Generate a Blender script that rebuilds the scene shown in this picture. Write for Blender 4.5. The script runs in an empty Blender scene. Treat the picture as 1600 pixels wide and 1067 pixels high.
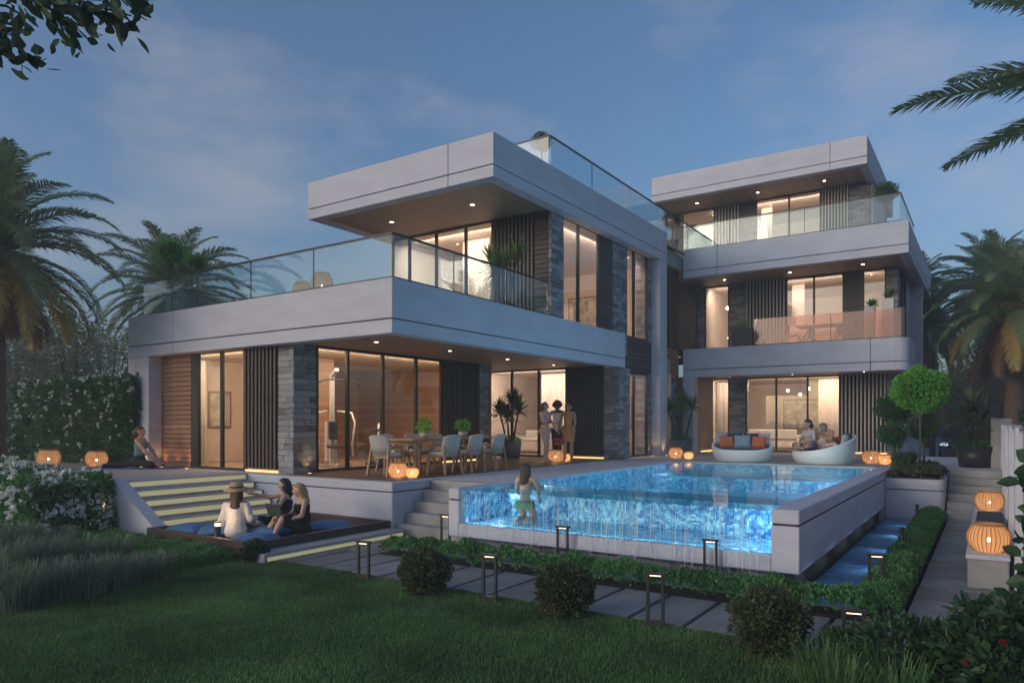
import bpy, bmesh, math, random
import numpy as np
from mathutils import Vector, Matrix
rad = math.radians
random.seed(7); rng = np.random.default_rng(7)
S = bpy.context.scene
COL = S.collection
# ------------------------------------------------------------------ camera
F_PX, HZ, EYE, YAW = 1114.0, 660.0, 2.05, 33.88      # focal length and horizon row on a 1600 px wide picture
cam = bpy.data.cameras.new('camera'); cam_ob = bpy.data.objects.new('camera', cam); COL.objects.link(cam_ob)
cam_ob.location = (0, 0, EYE); cam_ob.rotation_euler = (rad(90), 0, rad(YAW))
cam.sensor_width = 36; cam.lens = 36 * F_PX / 1600; cam.shift_y = (HZ - 533.5) / 1600
cam.clip_start = .05; cam.clip_end = 3000
S.camera = cam_ob
# ------------------------------------------------------------------ sky and sun (dusk, sun low to the left)
SUN_AZ, SUN_EL = (-.45, -.89), 12.0
W = bpy.data.worlds.new('World'); S.world = W; W.use_nodes = True
nt = W.node_tree; nt.nodes.clear()
N = nt.nodes.new; L = nt.links.new
out = N('ShaderNodeOutputWorld'); bg = N('ShaderNodeBackground'); sky = N('ShaderNodeTexSky')
sky.sky_type = 'NISHITA'; sky.sun_disc = False; sky.sun_elevation = rad(SUN_EL)
sky.sun_rotation = math.atan2(SUN_AZ[0], SUN_AZ[1])
sky.altitude = 0; sky.air_density = 1.0; sky.dust_density = 3.0; sky.ozone_density = 3.6
tc = N('ShaderNodeTexCoord'); mp = N('ShaderNodeMapping'); mp.inputs['Scale'].default_value = (1.3, 1.3, 3.2)
mp.inputs['Location'].default_value = (3.17, 3.87, 4.08)
nz = N('ShaderNodeTexNoise'); nz.inputs['Scale'].default_value = 1.9; nz.inputs['Detail'].default_value = 9; nz.inputs['Roughness'].default_value = .57
rp = N('ShaderNodeValToRGB'); rp.color_ramp.elements[0].position = .51; rp.color_ramp.elements[1].position = .78
rp.color_ramp.elements[1].color = (.5, .5, .5, 1)
mx = N('ShaderNodeMix'); mx.data_type = 'RGBA'
L(tc.outputs['Generated'], mp.inputs['Vector']); L(mp.outputs[0], nz.inputs['Vector']); L(nz.outputs['Fac'], rp.inputs['Fac'])
L(sky.outputs[0], mx.inputs[6]); L(rp.outputs['Color'], mx.inputs[0]); mx.inputs[7].default_value = (3.1, 2.85, 2.85, 1)
L(mx.outputs[2], bg.inputs['Color']); bg.inputs['Strength'].default_value = .14
L(bg.outputs[0], out.inputs['Surface'])
sun = bpy.data.lights.new('sun', 'SUN'); sun.energy = .5; sun.angle = rad(25); sun.color = (1, .84, .72)
sun_ob = bpy.data.objects.new('sun', sun); COL.objects.link(sun_ob)
_d = Vector((SUN_AZ[0], SUN_AZ[1], 0)).normalized() * math.cos(rad(SUN_EL)) + Vector((0, 0, math.sin(rad(SUN_EL))))
sun_ob.rotation_euler = _d.to_track_quat('Z', 'Y').to_euler()
S.view_settings.view_transform = 'Standard'; S.view_settings.look = 'None'
S.view_settings.exposure = .36; S.view_settings.gamma = 1
S.render.engine = 'CYCLES'
cy = S.cycles
cy.use_denoising = True
try: cy.denoiser = 'OPENIMAGEDENOISE'
except Exception: pass
cy.max_bounces = 7; cy.diffuse_bounces = 3; cy.glossy_bounces = 3; cy.transmission_bounces = 5; cy.transparent_max_bounces = 24
cy.sample_clamp_indirect = 4; cy.caustics_reflective = False; cy.caustics_refractive = False
cy.use_light_tree = True
# ------------------------------------------------------------------ measuring helpers (photo -> place)
_sy, _cy = math.sin(rad(YAW)), math.cos(rad(YAW))
def ray(u, v=HZ):
    a = (u - 800) / F_PX
    return (-_sy + a * _cy, _cy + a * _sy, (HZ - v) / F_PX)
def gp(u, v, z=0.0):                                # where the ray through a photo pixel meets height z
    d = ray(u, v); k = (z - EYE) / d[2]; return (d[0] * k, d[1] * k, z)
def sx(u, y): d = ray(u); return y * d[0] / d[1]    # x where column u meets the plane y
def sy(u, x): d = ray(u); return x * d[1] / d[0]    # y where column u meets the plane x
def zat(v, x, y): return EYE + (HZ - v) / F_PX * (-_sy * x + _cy * y)
# ------------------------------------------------------------------ materials
MATS = {}
def nodes(name):
    m = bpy.data.materials.new(name); m.use_nodes = True; t = m.node_tree
    b = t.nodes['Principled BSDF']; MATS[name] = m
    return m, t, b
def pm(name, col, rough=.6, var=.12, scale=6.0, bump=0.0, bscale=None, metal=0.0, spec=.5, objvar=0.0, stretch=(1, 1, 1), emit=None, es=0.0, col2=None, trans=0.0, detail=5):
    """principled material: colour mottled by noise, optional relief and a per-object shift of tone"""
    m, t, b = nodes(name)
    A = t.nodes.new; K = t.links.new
    tcn = A('ShaderNodeTexCoord'); mpn = A('ShaderNodeMapping'); mpn.inputs['Scale'].default_value = stretch
    K(tcn.outputs['Object'], mpn.inputs['Vector'])
    n = A('ShaderNodeTexNoise'); n.inputs['Scale'].default_value = scale; n.inputs['Detail'].default_value = detail
    K(mpn.outputs[0], n.inputs['Vector'])
    r = A('ShaderNodeValToRGB'); r.color_ramp.elements[0].position = .3; r.color_ramp.elements[1].position = .72
    c2 = col2 or tuple(min(1, c * (1 + var)) for c in col)
    r.color_ramp.elements[0].color = tuple(c * (1 - var) for c in col) + (1,)
    r.color_ramp.elements[1].color = tuple(c2) + (1,)
    K(n.outputs['Fac'], r.inputs['Fac'])
    src = r.outputs['Color']
    if objvar:
        oi = A('ShaderNodeObjectInfo'); mr = A('ShaderNodeMapRange')
        mr.inputs['To Min'].default_value = 1 - objvar; mr.inputs['To Max'].default_value = 1 + objvar
        K(oi.outputs['Random'], mr.inputs['Value'])
        hs = A('ShaderNodeHueSaturation'); K(src, hs.inputs['Color']); K(mr.outputs[0], hs.inputs['Value']); src = hs.outputs['Color']
    K(src, b.inputs['Base Color'])
    b.inputs['Roughness'].default_value = rough; b.inputs['Metallic'].default_value = metal
    b.inputs['Specular IOR Level'].default_value = spec
    if bump:
        n2 = A('ShaderNodeTexNoise'); n2.inputs['Scale'].default_value = bscale or scale * 4; n2.inputs['Detail'].default_value = 6
        K(mpn.outputs[0], n2.inputs['Vector'])
        bn = A('ShaderNodeBump'); bn.inputs['Strength'].default_value = bump; bn.inputs['Distance'].default_value = .02
        K(n2.outputs['Fac'], bn.inputs['Height']); K(bn.outputs[0], b.inputs['Normal'])
    if emit:
        b.inputs['Emission Color'].default_value = tuple(emit) + (1,); b.inputs['Emission Strength'].default_value = es
    if trans: b.inputs['Subsurface Weight'].default_value = trans; b.inputs['Subsurface Radius'].default_value = (.02, .03, .01)
    return m
def leafmat(name, col, col2, rough=.5, tr=.35):
    """leaf: diffuse + translucent, tone varies from leaf to leaf (random per island)"""
    m, t, b = nodes(name); A = t.nodes.new; K = t.links.new
    g = A('ShaderNodeNewGeometry'); r = A('ShaderNodeValToRGB')
    r.color_ramp.elements[0].color = tuple(col) + (1,); r.color_ramp.elements[1].color = tuple(col2) + (1,)
    K(g.outputs['Random Per Island'], r.inputs['Fac'])
    oi = A('ShaderNodeObjectInfo'); mr = A('ShaderNodeMapRange'); mr.inputs['To Min'].default_value = .8; mr.inputs['To Max'].default_value = 1.15
    K(oi.outputs['Random'], mr.inputs['Value']); hs = A('ShaderNodeHueSaturation'); K(r.outputs[0], hs.inputs['Color']); K(mr.outputs[0], hs.inputs['Value'])
    K(hs.outputs[0], b.inputs['Base Color']); b.inputs['Roughness'].default_value = rough; b.inputs['Specular IOR Level'].default_value = .35
    tl = A('ShaderNodeBsdfTranslucent'); K(hs.outputs[0], tl.inputs['Color'])
    ms = A('ShaderNodeMixShader'); ms.inputs[0].default_value = tr
    K(b.outputs[0], ms.inputs[1]); K(tl.outputs[0], ms.inputs[2]); K(ms.outputs[0], t.nodes['Material Output'].inputs['Surface'])
    return m
def patchy(name, scale=.7, lo=.65, hi=1.3):
    """let a leaf material drift in tone over the ground"""
    t = MATS[name].node_tree; A = t.nodes.new; K = t.links.new; hs = [n for n in t.nodes if n.type == 'HUE_SAT'][0]
    g = A('ShaderNodeNewGeometry'); n = A('ShaderNodeTexNoise'); n.inputs['Scale'].default_value = scale; n.inputs['Detail'].default_value = 4; K(g.outputs['Position'], n.inputs['Vector'])
    mr = A('ShaderNodeMapRange'); mr.inputs['From Min'].default_value = .3; mr.inputs['From Max'].default_value = .7; mr.inputs['To Min'].default_value = lo; mr.inputs['To Max'].default_value = hi; K(n.outputs['Fac'], mr.inputs[0]); K(mr.outputs[0], hs.inputs['Value'])
def glassmat(name, tint, refl=1.0, base=.04, rough=.0, film=0.0, filmcol=(.6, .7, .75)):
    """thin pane: clear with tint, mirror reflection that rises at grazing angles, optional milky film"""
    m, t, b = nodes(name); A = t.nodes.new; K = t.links.new
    t.nodes.remove(b)
    tr = A('ShaderNodeBsdfTransparent'); tr.inputs[0].default_value = tuple(tint) + (1,)
    gl = A('ShaderNodeBsdfGlossy'); gl.inputs['Roughness'].default_value = rough
    lw = A('ShaderNodeLayerWeight'); pw = A('ShaderNodeMath'); pw.operation = 'POWER'; pw.inputs[1].default_value = 4.0; K(lw.outputs['Facing'], pw.inputs[0])
    lw.inputs['Blend'].default_value = .5
    mu = A('ShaderNodeMath'); mu.operation = 'MULTIPLY_ADD'; mu.inputs[1].default_value = refl; mu.inputs[2].default_value = base; mu.use_clamp = True
    K(pw.outputs[0], mu.inputs[0])
    ms = A('ShaderNodeMixShader'); K(mu.outputs[0], ms.inputs[0]); K(gl.outputs[0], ms.inputs[2])
    if film:
        df = A('ShaderNodeBsdfDiffuse'); df.inputs[0].default_value = tuple(filmcol) + (1,)
        m2 = A('ShaderNodeMixShader'); m2.inputs[0].default_value = film
        K(tr.outputs[0], m2.inputs[1]); K(df.outputs[0], m2.inputs[2]); K(m2.outputs[0], ms.inputs[1])
    else: K(tr.outputs[0], ms.inputs[1])
    K(ms.outputs[0], t.nodes['Material Output'].inputs['Surface'])
    return m
def emat(name, col, s):
    m, t, b = nodes(name); A = t.nodes.new
    b.inputs['Base Color'].default_value = tuple(col) + (1,); b.inputs['Emission Color'].default_value = tuple(col) + (1,)
    b.inputs['Emission Strength'].default_value = s; b.inputs['Roughness'].default_value = .6
    return m
# ------------------------------------------------------------------ objects
def tag(o, label=None, cat=None, group=None, kind=None):
    if label: o['label'] = label
    if cat: o['category'] = cat
    if group: o['group'] = group
    if kind: o['kind'] = kind
    return o
def thing(name, label, cat, loc=(0, 0, 0), rz=0.0, group=None, kind=None):
    o = bpy.data.objects.new(name, None); COL.objects.link(o); o.empty_display_size = .1
    o.location = loc; o.rotation_euler = (0, 0, rz)
    return tag(o, label, cat, group, kind)
def link(name, me, mat=None, parent=None, loc=None, rot=None, scale=None):
    o = bpy.data.objects.new(name, me); COL.objects.link(o)
    if mat is not None and len(me.materials) == 0: me.materials.append(MATS[mat] if isinstance(mat, str) else mat)
    if parent is not None: o.parent = parent
    if loc is not None: o.location = loc
    if rot is not None: o.rotation_euler = rot
    if scale is not None: o.scale = scale
    return o
def dup(root, loc=None, rz=None, label=None, group=None, scale=None):
    def cp(o, p):
        c = o.copy(); COL.objects.link(c); c.parent = p
        for ch in o.children: cp(ch, c)
        return c
    r = cp(root, None)
    if loc is not None: r.location = loc
    if rz is not None: r.rotation_euler = (r.rotation_euler[0], r.rotation_euler[1], rz)
    if scale is not None: r.scale = (scale,) * 3 if isinstance(scale, (int, float)) else scale
    if label: r['label'] = label
    if group: r['group'] = group
    return r
def np_mesh(name, V, Fc, smooth=False, mats=None, mi=None):
    """mesh from numpy: V (n,3), Fc (m,3) or (m,4)"""
    me = bpy.data.meshes.new(name); V = np.asarray(V, np.float32); Fc = np.asarray(Fc, np.int32)
    k = Fc.shape[1]
    me.vertices.add(len(V)); me.vertices.foreach_set('co', V.ravel())
    me.loops.add(Fc.size); me.loops.foreach_set('vertex_index', Fc.ravel())
    me.polygons.add(len(Fc)); me.polygons.foreach_set('loop_start', np.arange(len(Fc), dtype=np.int32) * k)
    if mats:
        for m in mats: me.materials.append(MATS[m] if isinstance(m, str) else m)
    if mi is not None: me.polygons.foreach_set('material_index', np.asarray(mi, np.int32))
    me.polygons.foreach_set('use_smooth', np.full(len(Fc), smooth, bool))
    me.update(calc_edges=True); me.validate()
    return me
class MB:
    """collects boxes, bars, tubes and lathes for ONE mesh"""
    def __init__(s): s.v = []; s.f = []; s.sm = []
    def add(s, v, f, sm=False):
        o = len(s.v); s.v += [tuple(p) for p in v]; s.f += [tuple(i + o for i in q) for q in f]; s.sm += [sm] * len(f); return s
    def box(s, x0, y0, z0, x1, y1, z1, c=0.0):
        x0, x1 = min(x0, x1), max(x0, x1); y0, y1 = min(y0, y1), max(y0, y1); z0, z1 = min(z0, z1), max(z0, z1)
        if c <= 0:
            v = [(x0, y0, z0), (x1, y0, z0), (x1, y1, z0), (x0, y1, z0), (x0, y0, z1), (x1, y0, z1), (x1, y1, z1), (x0, y1, z1)]
            return s.add(v, [(0, 3, 2, 1), (4, 5, 6, 7), (0, 1, 5, 4), (1, 2, 6, 5), (2, 3, 7, 6), (3, 0, 4, 7)])
        v = []; ix = {}
        X, Y, Z = (x0, x1), (y0, y1), (z0, z1)
        for a in (0, 1):
            for b in (0, 1):
                for d in (0, 1):
                    p = (X[a], Y[b], Z[d]); q = (X[a] + (c, -c)[a], Y[b] + (c, -c)[b], Z[d] + (c, -c)[d])
                    for ax in range(3):
                        ix[(a, b, d, ax)] = len(v); v.append(tuple(p[i] if i == ax else q[i] for i in range(3)))
        f = []
        f.append([ix[(0, b, d, 0)] for b, d in ((0, 0), (0, 1), (1, 1), (1, 0))]); f.append([ix[(1, b, d, 0)] for b, d in ((0, 0), (1, 0), (1, 1), (0, 1))])
        f.append([ix[(a, 0, d, 1)] for a, d in ((0, 0), (1, 0), (1, 1), (0, 1))]); f.append([ix[(a, 1, d, 1)] for a, d in ((0, 0), (0, 1), (1, 1), (1, 0))])
        f.append([ix[(a, b, 0, 2)] for a, b in ((0, 0), (0, 1), (1, 1), (1, 0))]); f.append([ix[(a, b, 1, 2)] for a, b in ((0, 0), (1, 0), (1, 1), (0, 1))])
        for i in (0, 1):
            for j in (0, 1):
                f.append([ix[(0, i, j, 1)], ix[(1, i, j, 1)], ix[(1, i, j, 2)], ix[(0, i, j, 2)]])
                f.append([ix[(i, 0, j, 0)], ix[(i, 1, j, 0)], ix[(i, 1, j, 2)], ix[(i, 0, j, 2)]])
                f.append([ix[(i, j, 0, 0)], ix[(i, j, 1, 0)], ix[(i, j, 1, 1)], ix[(i, j, 0, 1)]])
        for a in (0, 1):
            for b in (0, 1):
                for d in (0, 1): f.append([ix[(a, b, d, 0)], ix[(a, b, d, 1)], ix[(a, b, d, 2)]])
        return s.add(v, f)
    def bar(s, p, q, w, h=None, up=(0, 0, 1)):
        h = h or w; p = Vector(p); q = Vector(q); d = (q - p).normalized(); u = Vector(up)
        if abs(d.dot(u)) > .98: u = Vector((1, 0, 0))
        a = d.cross(u).normalized(); b = a.cross(d).normalized(); a *= w / 2; b *= h / 2
        v = [p - a - b, p + a - b, p + a + b, p - a + b, q - a - b, q + a - b, q + a + b, q - a + b]
        return s.add(v, [(0, 3, 2, 1), (4, 5, 6, 7), (0, 1, 5, 4), (1, 2, 6, 5), (2, 3, 7, 6), (3, 0, 4, 7)])
    def tube(s, pts, r, n=8, cap=True):
        pts = [Vector(p) for p in pts]; R = r if isinstance(r, (list, tuple)) else [r] * len(pts)
        rings = []; up = Vector((0, 0, 1)); a = None
        for i, p in enumerate(pts):
            d = (pts[min(i + 1, len(pts) - 1)] - pts[max(i - 1, 0)]).normalized()
            if a is None: a = d.cross(up if abs(d.z) < .9 else Vector((1, 0, 0))).normalized()
            else: a = (a - d * a.dot(d)).normalized()
            b = d.cross(a)
            rings.append([p + (a * math.cos(t) + b * math.sin(t)) * R[i] for t in [2 * math.pi * k / n for k in range(n)]])
        v = [q for ring in rings for q in ring]; f = []
        for i in range(len(pts) - 1):
            for k in range(n): f.append((i * n + k, i * n + (k + 1) % n, (i + 1) * n + (k + 1) % n, (i + 1) * n + k))
        if cap: f.append(tuple(range(n))[::-1]); f.append(tuple((len(pts) - 1) * n + k for k in range(n)))
        return s.add(v, f, True)
    def lathe(s, prof, n=24, cx=0, cy=0, sc=(1, 1)):
        v = []; f = []; m = len(prof)
        for k in range(n):
            t = 2 * math.pi * k / n
            for r, z in prof: v.append((cx + r * math.cos(t) * sc[0], cy + r * math.sin(t) * sc[1], z))
        for k in range(n):
            for j in range(m - 1):
                a, b = k * m + j, ((k + 1) % n) * m + j
                f.append((a, b, b + 1, a + 1))
        return s.add(v, f, True)
    def mesh(s, name):
        me = bpy.data.meshes.new(name); me.from_pydata(s.v, [], s.f); me.polygons.foreach_set('use_smooth', s.sm); me.update(); return me
    def build(s, name, mat, parent=None, loc=None, rot=None, weld=False, fix=True):
        me = s.mesh(name)
        if fix:
            bm = bmesh.new(); bm.from_mesh(me)
            if weld: bmesh.ops.remove_doubles(bm, verts=bm.verts, dist=1e-5)
            bmesh.ops.recalc_face_normals(bm, faces=bm.faces); bm.to_mesh(me); bm.free()
        return link(name, me, mat, parent, loc, rot)
def bx(name, mat, parent, b, c=0.0): return MB().box(*b, c=c).build(name, mat, parent)
def lamp(kind, name, loc, energy, col=(1, .75, .5), parent=None, size=.1, rot=None, spot=None, size_y=None, blend=.6):
    l = bpy.data.lights.new(name, kind); l.energy = energy; l.color = col
    if kind == 'AREA':
        l.size = size
        if size_y: l.shape = 'RECTANGLE'; l.size_y = size_y
    else: l.shadow_soft_size = size
    if kind == 'SPOT': l.spot_size = spot or rad(100); l.spot_blend = blend
    o = bpy.data.objects.new(name, l); COL.objects.link(o); o.location = loc
    if rot is not None: o.rotation_euler = rot
    if parent: o.parent = parent
    return o
# ------------------------------------------------------------------ surface materials
pm('render_white', (.54, .545, .62), .8, .07, 1.3, .55, 5, spec=.25, stretch=(.9, .9, 3))
pm('groove', (.03, .03, .035), .9)
pm('roof_membrane', (.35, .34, .33), .9, .1, 2)
def plankmat(name, col, axis, width, rough=.5, var=.3, gap=.04):
    """timber boards: tone steps from board to board, fine dark joints, long grain"""
    m, t, b = nodes(name); A = t.nodes.new; K = t.links.new
    tcn = A('ShaderNodeTexCoord'); sp = A('ShaderNodeSeparateXYZ'); K(tcn.outputs['Object'], sp.inputs[0])
    dv = A('ShaderNodeMath'); dv.operation = 'DIVIDE'; dv.inputs[1].default_value = width; K(sp.outputs[axis], dv.inputs[0])
    fl = A('ShaderNodeMath'); fl.operation = 'FLOOR'; K(dv.outputs[0], fl.inputs[0])
    fr = A('ShaderNodeMath'); fr.operation = 'FRACT'; K(dv.outputs[0], fr.inputs[0])
    wn = A('ShaderNodeTexWhiteNoise'); wn.noise_dimensions = '1D'; K(fl.outputs[0], wn.inputs['W'])
    gn = A('ShaderNodeTexNoise'); gn.inputs['Scale'].default_value = 3; gn.inputs['Detail'].default_value = 6
    mpn = A('ShaderNodeMapping'); sc = [14, 14, 14]; sc[1 if axis == 0 else 0] = .8; mpn.inputs['Scale'].default_value = sc
    K(tcn.outputs['Object'], mpn.inputs[0]); K(mpn.outputs[0], gn.inputs['Vector'])
    ad = A('ShaderNodeMath'); ad.operation = 'MULTIPLY_ADD'; ad.inputs[1].default_value = .45; K(wn.outputs['Value'], ad.inputs[0]); K(gn.outputs['Fac'], ad.inputs[2])
    r = A('ShaderNodeValToRGB'); r.color_ramp.elements[0].position = .3; r.color_ramp.elements[1].position = 1.05
    r.color_ramp.elements[0].color = tuple(c * (1 - var) for c in col) + (1,); r.color_ramp.elements[1].color = tuple(c * (1 + var) for c in col) + (1,)
    K(ad.outputs[0], r.inputs[0])
    gt = A('ShaderNodeMath'); gt.operation = 'LESS_THAN'; gt.inputs[1].default_value = gap; K(fr.outputs[0], gt.inputs[0])
    mxn = A('ShaderNodeMix'); mxn.data_type = 'RGBA'; K(gt.outputs[0], mxn.inputs[0]); K(r.outputs[0], mxn.inputs[6]); mxn.inputs[7].default_value = tuple(c * .2 for c in col) + (1,)
    K(mxn.outputs[2], b.inputs['Base Color']); b.inputs['Roughness'].default_value = rough
    return m
plankmat('soffit_timber', (.30, .215, .15), 0, .16, .55, .18, .03)
plankmat('deck_timber', (.12, .075, .05), 1, .12, .45, .3, .06)
plankmat('floor_timber', (.42, .30, .20), 1, .18, .35, .2, .03)
plankmat('gym_panel', (.30, .17, .09), 2, .13, .4, .3, .05)
pm('plank_dark', (.060, .050, .048), .55, .3, 3, .2, 40, objvar=.25, stretch=(1, 1, 12))
pm('plank_warm', (.30, .145, .085), .5, .35, 2.2, .2, 40, objvar=.22, stretch=(1, 1, 10))
pm('slat_dark', (.055, .036, .030), .5, .2, 4, objvar=.15, stretch=(8, 8, .5))
pm('slat_pale', (.52, .47, .43), .5, .1, 4, objvar=.06, stretch=(8, 8, .5))
pm('backing_dark', (.018, .016, .016), .8)
pm('frame_metal', (.022, .020, .020), .4, .1, 4, metal=.3)
pm('rail_metal', (.035, .035, .042), .35, .1, 4, metal=.7)
def stonemat(name, col, var=.5):
    m, t, b = nodes(name); A = t.nodes.new; K = t.links.new
    g = A('ShaderNodeNewGeometry'); oi = A('ShaderNodeObjectInfo'); ad = A('ShaderNodeMath'); ad.operation = 'ADD'
    K(g.outputs['Random Per Island'], ad.inputs[0]); K(oi.outputs['Random'], ad.inputs[1])
    fr = A('ShaderNodeMath'); fr.operation = 'FRACT'; K(ad.outputs[0], fr.inputs[0])
    tcn = A('ShaderNodeNewGeometry'); n = A('ShaderNodeTexNoise'); n.inputs['Scale'].default_value = 5; n.inputs['Detail'].default_value = 8
    mpn = A('ShaderNodeMapping'); mpn.inputs['Scale'].default_value = (1, 1, 6); K(tcn.outputs['Position'], mpn.inputs[0]); K(mpn.outputs[0], n.inputs['Vector'])
    a2 = A('ShaderNodeMath'); a2.operation = 'MULTIPLY_ADD'; a2.inputs[1].default_value = .6; K(fr.outputs[0], a2.inputs[0]); K(n.outputs['Fac'], a2.inputs[2])
    r = A('ShaderNodeValToRGB'); r.color_ramp.elements[0].position = .4; r.color_ramp.elements[1].position = 1.1
    r.color_ramp.elements[0].color = tuple(c * (1 - var) for c in col) + (1,); r.color_ramp.elements[1].color = tuple(c * (1 + var) for c in col) + (1,)
    K(a2.outputs[0], r.inputs[0]); K(r.outputs[0], b.inputs['Base Color']); b.inputs['Roughness'].default_value = .7
    bn = A('ShaderNodeBump'); bn.inputs['Strength'].default_value = .5; bn.inputs['Distance'].default_value = .02; K(n.outputs['Fac'], bn.inputs['Height']); K(bn.outputs[0], b.inputs['Normal'])
    return m
stonemat('stone_grey', (.20, .20, .215), .55)
stonemat('stone_base', (.13, .11, .11), .4)
pm('mortar', (.06, .06, .065), .95)
glassmat('glass_window', (.94, .94, .93), .7, .08)
glassmat('glass_rail', (.82, .89, .90), .8, .045, film=.03, filmcol=(.55, .68, .72))
glassmat('glass_pink', (.90, .66, .60), .6, .06, film=.14, filmcol=(.62, .36, .32))
pm('interior_wall', (.72, .62, .55), .8, .05, 2)
pm('interior_ceiling', (.75, .68, .6), .8, .04, 2)
pm('interior_stone', (.55, .48, .42), .6, .12, 3)
pm('curtain', (.74, .66, .60), .9, .08, 3, stretch=(6, 6, .3))
pm('picture_frame', (.25, .13, .06), .5); pm('picture_art', (.5, .47, .42), .6, .5, 4)
pm('cabinet_timber', (.25, .17, .11), .5, .2, 3)
pm('fabric_cream', (.62, .58, .52), .9, .1, 20, .2)
emat('lamp_warm', (1, .78, .50), 22); emat('lamp_star', (1, .86, .68), 9); emat('strip_warm', (1, .58, .22), 1.6)
emat('strip_yellow', (1, .86, .45), .17)
pm('paver', (.26, .25, .25), .8, .28, 1.7, .3, 40, objvar=.20)
pm('paver_bed', (.05, .05, .055), .95, .2, 10)
pm('step_granite', (.40, .385, .39), .75, .45, 60, .2, 80, detail=3)
pm('step_stone', (.34, .33, .33), .75, .22, 2.5, .2, 40)
# ------------------------------------------------------------------ ground and terraces (structure)
Z0, ZD = 0.0, .95
XR, YF = -9.09, 9.605
pm('earth', (.045, .06, .03), .95, .3, 2, .3, 20)
gr = MB(); gr.box(-1500, -1500, -.80, 1500, 1500, -.25)
tag(gr.build('ground', 'earth'), 'dark earth ground stretching beyond the garden', 'ground', kind='structure')
ter = thing('terrace', 'white rendered raised terrace around the villa and pool', 'terrace', kind='structure')
def plinth(b, groove=True, name='terrace_block'):
    x0, y0, x1, y1, z = b
    if groove:
        MB().box(x0, y0, z - .17, x1, y1, z, .012).build('coping', 'render_white', ter)
        MB().box(x0 + .025, y0 + .025, z - .19, x1 - .025, y1 - .025, z - .17).build('groove', 'groove', ter)
        MB().box(x0, y0, -.25, x1, y1, z - .19, .012).build(name, 'render_white', ter)
    else: MB().box(x0, y0, -.25, x1, y1, z, .012).build(name, 'render_white', ter)
plinth((-18.6, YF, XR, 24.0, ZD))
plinth((-30, 6.8, -13.33, YF - .004, ZD - .004), False)
plinth((-9.086, 10.9, -7.55, 19.5, ZD - .02), False)
plinth((-9.084, 19.51, -2.2, 42, ZD - .008), False)
plinth((-2.196, 19.9, .6, 27, ZD - .012), False)
bx('deck_floor', 'deck_timber', ter, (-12.2, YF + .16, ZD, XR - .16, 19.1, ZD + .012))
bx('paved_floor', 'step_stone', ter, (-9.06, 19.6, ZD - .008, -2.2, 27.3, ZD + .004))
# ------------------------------------------------------------------ the villa
vil = thing('villa', 'modern white three-storey villa with glass balconies and timber soffits', 'house')
Z1, Z1t, Z2, Z2t = 3.69, 4.71, 7.47, 8.46
V2, V2t, V3, V3t = 7.30, 8.32, 11.10, 12.10
def P(name, mat, b, c=0.0): return bx(name, mat, vil, b, c)
def band(axis, a0, a1, p, zlo, zhi, th, out, joints=(), gz=.26, name='fascia'):
    """fascia of render: lower lip, shadow groove, upper band split at the vertical joints"""
    def B(s0, s1, t0, t1, z0, z1):
        return (s0, p + t0 * out, z0, s1, p + t1 * out, z1) if axis == 'x' else (p + t0 * out, s0, z0, p + t1 * out, s1, z1)
    cuts = [a0] + sorted(joints) + [a1]
    for i in range(len(cuts) - 1):
        l = cuts[i] + (.007 if i else 0); r = cuts[i + 1] - (.007 if i < len(cuts) - 2 else 0)
        P(name, 'render_white', B(l, r, 0, -th, zlo + gz + .022, zhi), .012)
        P(name, 'render_white', B(l, r, 0, -th, zlo, zlo + gz), .012)
    P('groove', 'groove', B(a0 + .03, a1 - .03, -.03, -th + .03, zlo + gz - .03, zlo + gz + .06))
def lband(x0, x1, y0, y1, zlo, zhi, joints=(), gz=.26, th=.3):
    """fascia that turns the corner from the front (y0) to the right-hand side (x1)"""
    xs = [x0] + sorted(joints); m = .007
    for i, a in enumerate(xs):
        l = a + (m if i else 0)
        for za, zb in ((zlo, zlo + gz), (zlo + gz + .022, zhi)):
            if i < len(xs) - 1: P('fascia', 'render_white', (l, y0, za, xs[i + 1] - m, y0 + th, zb), .012)
            else:
                pts = [(l, y0), (x1, y0), (x1, y1), (x1 - th, y1), (x1 - th, y0 + th), (l, y0 + th)]; n = 6
                o = MB().add([(*q, za) for q in pts] + [(*q, zb) for q in pts], [tuple(range(n))[::-1], tuple(range(n, 2 * n))] + [(k, (k + 1) % n, (k + 1) % n + n, k + n) for k in range(n)]).build('fascia', 'render_white', vil)
                bv = o.modifiers.new('edge', 'BEVEL'); bv.width = .012; bv.segments = 2
    P('groove', 'groove', (x0 + .03, y0 + .03, zlo + gz - .03, x1 - .03, y0 + th - .03, zlo + gz + .06)); P('groove', 'groove', (x1 - th + .03, y0 + th - .028, zlo + gz - .03, x1 - .03, y1 - .03, zlo + gz + .06))
# --- left wing, ground floor: the slab that carries the terrace
lband(-18.2, XR, YF, 19.62, Z1, Z1t, [sx(270, YF)])
P('slab', 'roof_membrane', (-18.1, YF + .31, Z1 + .12, XR - .31, 24.0, Z1t - .42))
P('soffit', 'soffit_timber', (-17.5, YF + .31, Z1 + .05, XR - .31, 19.3, Z1 + .118))
# portal leg on the left
P('portal_leg', 'render_white', (-18.2, YF, ZD, sx(212, YF), 10.4, Z1 - .004), .012)
P('portal_leg', 'render_white', (sx(212, YF) + .012, YF, ZD, sx(232, YF), 10.4, Z1 - .004), .012)
P('groove', 'groove', (sx(212, YF) - .05, YF + .03, ZD, sx(212, YF) + .05, 10.3, Z1 - .01))
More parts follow.
